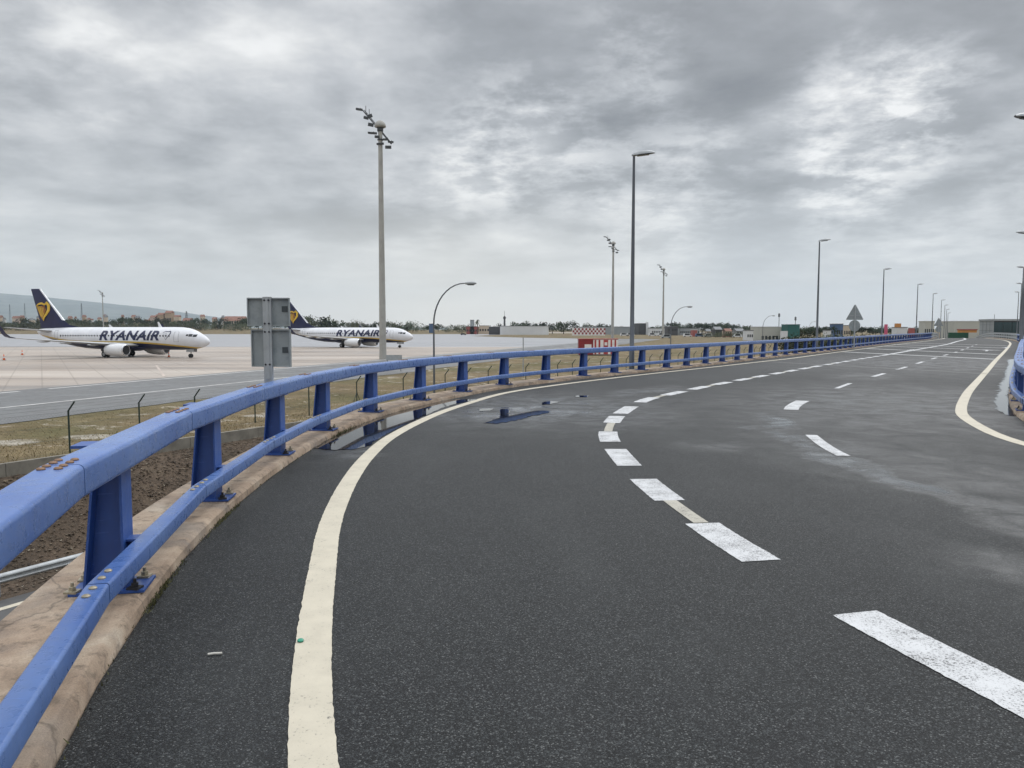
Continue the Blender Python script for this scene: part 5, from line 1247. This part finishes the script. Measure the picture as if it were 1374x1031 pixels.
# ------------------------------------------------------------------ hills
ridge = [(-420, 398), (-200, 390), (-80, 390), (0, 394), (40, 397), (90, 402), (150, 408), (200, 413), (250, 420), (300, 427), (340, 433), (420, 438), (600, 440)]
def ry(px):
    for a, b in zip(ridge, ridge[1:]):
        if a[0] <= px <= b[0]: return a[1] + (b[1] - a[1]) * (px - a[0]) / (b[0] - a[0])
    return 440
g = MB(); Ds = [1700, 2200, 2800, 3600, 4600, 5600, 6600, 7400, 8000, 8600]; xs = lin(-420, 600, 8); vs = []; rh = random.Random(8)
for i, D in enumerate(Ds):
    for px in xs:
        hz = WZ(ry(px), 8000) - GZ; f = [0, .012, .03, .07, .16, .32, .58, .84, 1, .8][i]
        vs.append((WX(px, D), D, GZ - .5 + hz * f * (1 + rh.uniform(-.05, .05) * (i not in (0, 8))) + rh.uniform(0, 3) * (i == 8)))
n = len(xs); g.add(vs, [(i * n + k, i * n + k + 1, (i + 1) * n + k + 1, (i + 1) * n + k) for i in range(len(Ds) - 1) for k in range(n - 1)])
o = g.build('hills', M['hill'], smooth=80); tag(o, 'long blue hazy ridge far behind the left airliner', 'hills', kind='structure')

# ------------------------------------------------------------------ haze
m = bpy.data.materials.new('haze'); m.use_nodes = True; nt = m.node_tree; nt.nodes.clear()
out = nt.nodes.new('ShaderNodeOutputMaterial'); pv = N(nt, 'ShaderNodeVolumePrincipled'); pv.inputs['Color'].default_value = (.78, .90, 1, 1); pv.inputs['Density'].default_value = .00007; pv.inputs['Anisotropy'].default_value = .2
L(nt, pv.outputs[0], out.inputs['Volume'])
g = MB(); g.box(-9600, 9600, -900, 9600, -9, 480); hz = g.build('haze', m); tag(hz, kind='stuff')

# ------------------------------------------------------------------ sky and sun
SUN_EL, SUN_AZ = R(48), R(38)                # azimuth measured from +Y towards +X
w = bpy.data.worlds.new('World'); scene.world = w; w.use_nodes = True; nt = w.node_tree; nt.nodes.clear()
out = nt.nodes.new('ShaderNodeOutputWorld'); bg = nt.nodes.new('ShaderNodeBackground'); L(nt, bg.outputs[0], out.inputs[0])
sky = nt.nodes.new('ShaderNodeTexSky'); sky.sky_type = 'NISHITA'; sky.sun_disc = False; sky.sun_elevation = SUN_EL; sky.sun_rotation = SUN_AZ
tc = nt.nodes.new('ShaderNodeTexCoord'); sp = nt.nodes.new('ShaderNodeSeparateXYZ'); L(nt, tc.outputs['Generated'], sp.inputs[0])
zc = mathn(nt, 'ADD', mathn(nt, 'MAXIMUM', sp.outputs[2], 0.0), .20)
cb_ = nt.nodes.new('ShaderNodeCombineXYZ'); L(nt, mathn(nt, 'DIVIDE', sp.outputs[0], zc), cb_.inputs[0]); L(nt, mathn(nt, 'DIVIDE', sp.outputs[1], zc), cb_.inputs[1]); L(nt, mathn(nt, 'MULTIPLY', sp.outputs[2], 1.5), cb_.inputs[2])
P = cb_.outputs[0]
n1 = noise(nt, P, 1.55, 9, .53, .1)
Pb = nt.nodes.new('ShaderNodeVectorMath'); L(nt, P, Pb.inputs[0]); Pb.inputs[1].default_value = (.045, .13, .05)
n1b = noise(nt, Pb.outputs[0], 1.55, 9, .53, .1); n2 = noise(nt, P, .75, 4, .5, .1); n3 = noise(nt, P, 6.5, 9, .62, .12); n4 = noise(nt, P, 3.6, 7, .62, .1)
dens = mathn(nt, 'ADD', mathn(nt, 'MULTIPLY', n1, .52), mathn(nt, 'ADD', mathn(nt, 'MULTIPLY', n2, .30), mathn(nt, 'MULTIPLY', n3, .18)))   # cloud thinness, ~.5 mean
dens = mathn(nt, 'ADD', dens, mathn(nt, 'MULTIPLY', mathn(nt, 'SUBTRACT', n1, n1b), .50))
vb = N(nt, 'ShaderNodeTexVoronoi', Scale=2.6); vb.feature = 'SMOOTH_F1'; vb.inputs['Smoothness'].default_value = .55
wv = nt.nodes.new('ShaderNodeVectorMath'); wv.operation = 'MULTIPLY_ADD'; wn = N(nt, 'ShaderNodeTexNoise', Scale=3.2, Detail=8.0, Roughness=.6); L(nt, P, wn.inputs['Vector']); L(nt, wn.outputs['Color'], wv.inputs[0]); wv.inputs[1].default_value = (.38, .38, .38); L(nt, P, wv.inputs[2]); L(nt, wv.outputs[0], vb.inputs['Vector'])
dens = mathn(nt, 'ADD', dens, mathn(nt, 'MULTIPLY', mathn(nt, 'SUBTRACT', vb.outputs['Distance'], .42), .22))
# ragged holes: the openings listed below only break through where the fine noise lets them
brk = ramp(nt, mathn(nt, 'ADD', mathn(nt, 'MULTIPLY', n4, .6), mathn(nt, 'MULTIPLY', n3, .4)), [(.44, .0), (.58, 2.1)]).outputs[0]
th = math.atan((515.5 - HZ) / FPX)
def pdir(px, py):
    x, y, z = (px - CX) / FPX, 1.0, (515.5 - py) / FPX
    return Vector((x, math.cos(th) * y + math.sin(th) * z, -math.sin(th) * y + math.cos(th) * z)).normalized()
def blob(px, py, rpx, amt):
    d = pdir(px, py); dp = nt.nodes.new('ShaderNodeVectorMath'); dp.operation = 'DOT_PRODUCT'; L(nt, tc.outputs['Generated'], dp.inputs[0]); dp.inputs[1].default_value = d
    mr = nt.nodes.new('ShaderNodeMapRange'); mr.interpolation_type = 'SMOOTHSTEP'; L(nt, dp.outputs['Value'], mr.inputs[0]); mr.inputs[1].default_value = math.cos(rpx / FPX); mr.inputs[2].default_value = 1; mr.inputs[3].default_value = 0; mr.inputs[4].default_value = amt
    return mr.outputs[0]
for bb in ((1150, 165, 130, .10), (1250, 130, 90, .08), (1125, 265, 80, .06), (1180, 230, 200, .025), (705, 190, 130, .10), (640, 225, 100, .05), (890, 245, 150, .10), (60, 75, 130, .04), (860, 60, 90, .08), (420, 60, 200, .02), (200, 40, 160, .02), (560, 260, 100, .04), (1300, 380, 200, .05),
           (1080, 70, 330, -.13), (1000, 30, 200, -.03), (760, 90, 190, -.07), (850, 150, 140, -.07), (420, 75, 90, -.05), (330, 190, 260, -.035), (1340, 60, 160, -.06), (680, 215, 50, -.06), (1000, 200, 120, -.04)):
    dens = mathn(nt, 'ADD', dens, mathn(nt, 'MULTIPLY', blob(*bb), brk) if bb[3] > 0 else blob(*bb))
cl = ramp(nt, dens, [(.16, (.225, .232, .24)), (.30, (.30, .308, .317)), (.40, (.375, .387, .400)), (.47, (.475, .488, .502)), (.53, (.560, .573, .586)), (.60, (.66, .67, .68)), (.68, (.80, .805, .80)), (.80, (.98, .98, .965))]).outputs[0]
# pale horizon band
xr = mathn(nt, 'ADD', mathn(nt, 'MULTIPLY', sp.outputs[0], .9), .5)
hc = ramp(nt, xr, [(.0, (.74, .765, .77)), (.22, (.86, .865, .85)), (.42, (1.0, .975, .91)), (.62, (.92, .92, .90)), (.75, (.74, .775, .81)), (1.0, (.74, .765, .79))]).outputs[0]
hf = ramp(nt, sp.outputs[2], [(0, 1), (.03, .92), (.085, .55), (.16, .12), (.24, 0)]).outputs[0]
c = mixc(nt, hf, cl, hc)
ns = mixc(nt, .10, c, mixc(nt, 1.0, sky.outputs[0], (.10, .10, .10), 'MULTIPLY'))
# an overcast sky is brightest overhead
zz = nt.nodes.new('ShaderNodeVectorMath'); zz.operation = 'SCALE'; L(nt, ns, zz.inputs[0]); 
mrz = nt.nodes.new('ShaderNodeMapRange'); mrz.interpolation_type = 'SMOOTHSTEP'; L(nt, sp.outputs[2], mrz.inputs[0]); mrz.inputs[1].default_value = .40; mrz.inputs[2].default_value = .72; mrz.inputs[3].default_value = 1.0; mrz.inputs[4].default_value = 3.5
L(nt, mrz.outputs[0], zz.inputs['Scale'])
L(nt, zz.outputs[0], bg.inputs['Color']); bg.inputs['Strength'].default_value = 1.0
sd = bpy.data.lights.new('sun', 'SUN'); sd.energy = .8; sd.angle = R(14); sd.color = (1, .97, .93); so = bpy.data.objects.new('sun', sd); C.objects.link(so)
dv = Vector((math.sin(SUN_AZ) * math.cos(SUN_EL), math.cos(SUN_AZ) * math.cos(SUN_EL), math.sin(SUN_EL))); so.rotation_euler = dv.to_track_quat('Z', 'Y').to_euler(); so.location = dv * 100

vs_ = scene.view_settings; vs_.view_transform = 'Standard'; vs_.look = 'None'; vs_.exposure = 0; vs_.gamma = 1; vs_.use_curve_mapping = False
cy = scene.cycles if hasattr(scene, 'cycles') else None
scene.render.engine = 'CYCLES'
scene.cycles.max_bounces = 6; scene.cycles.volume_bounces = 0; scene.cycles.use_denoising = True
scene.cycles.sample_clamp_indirect = 4
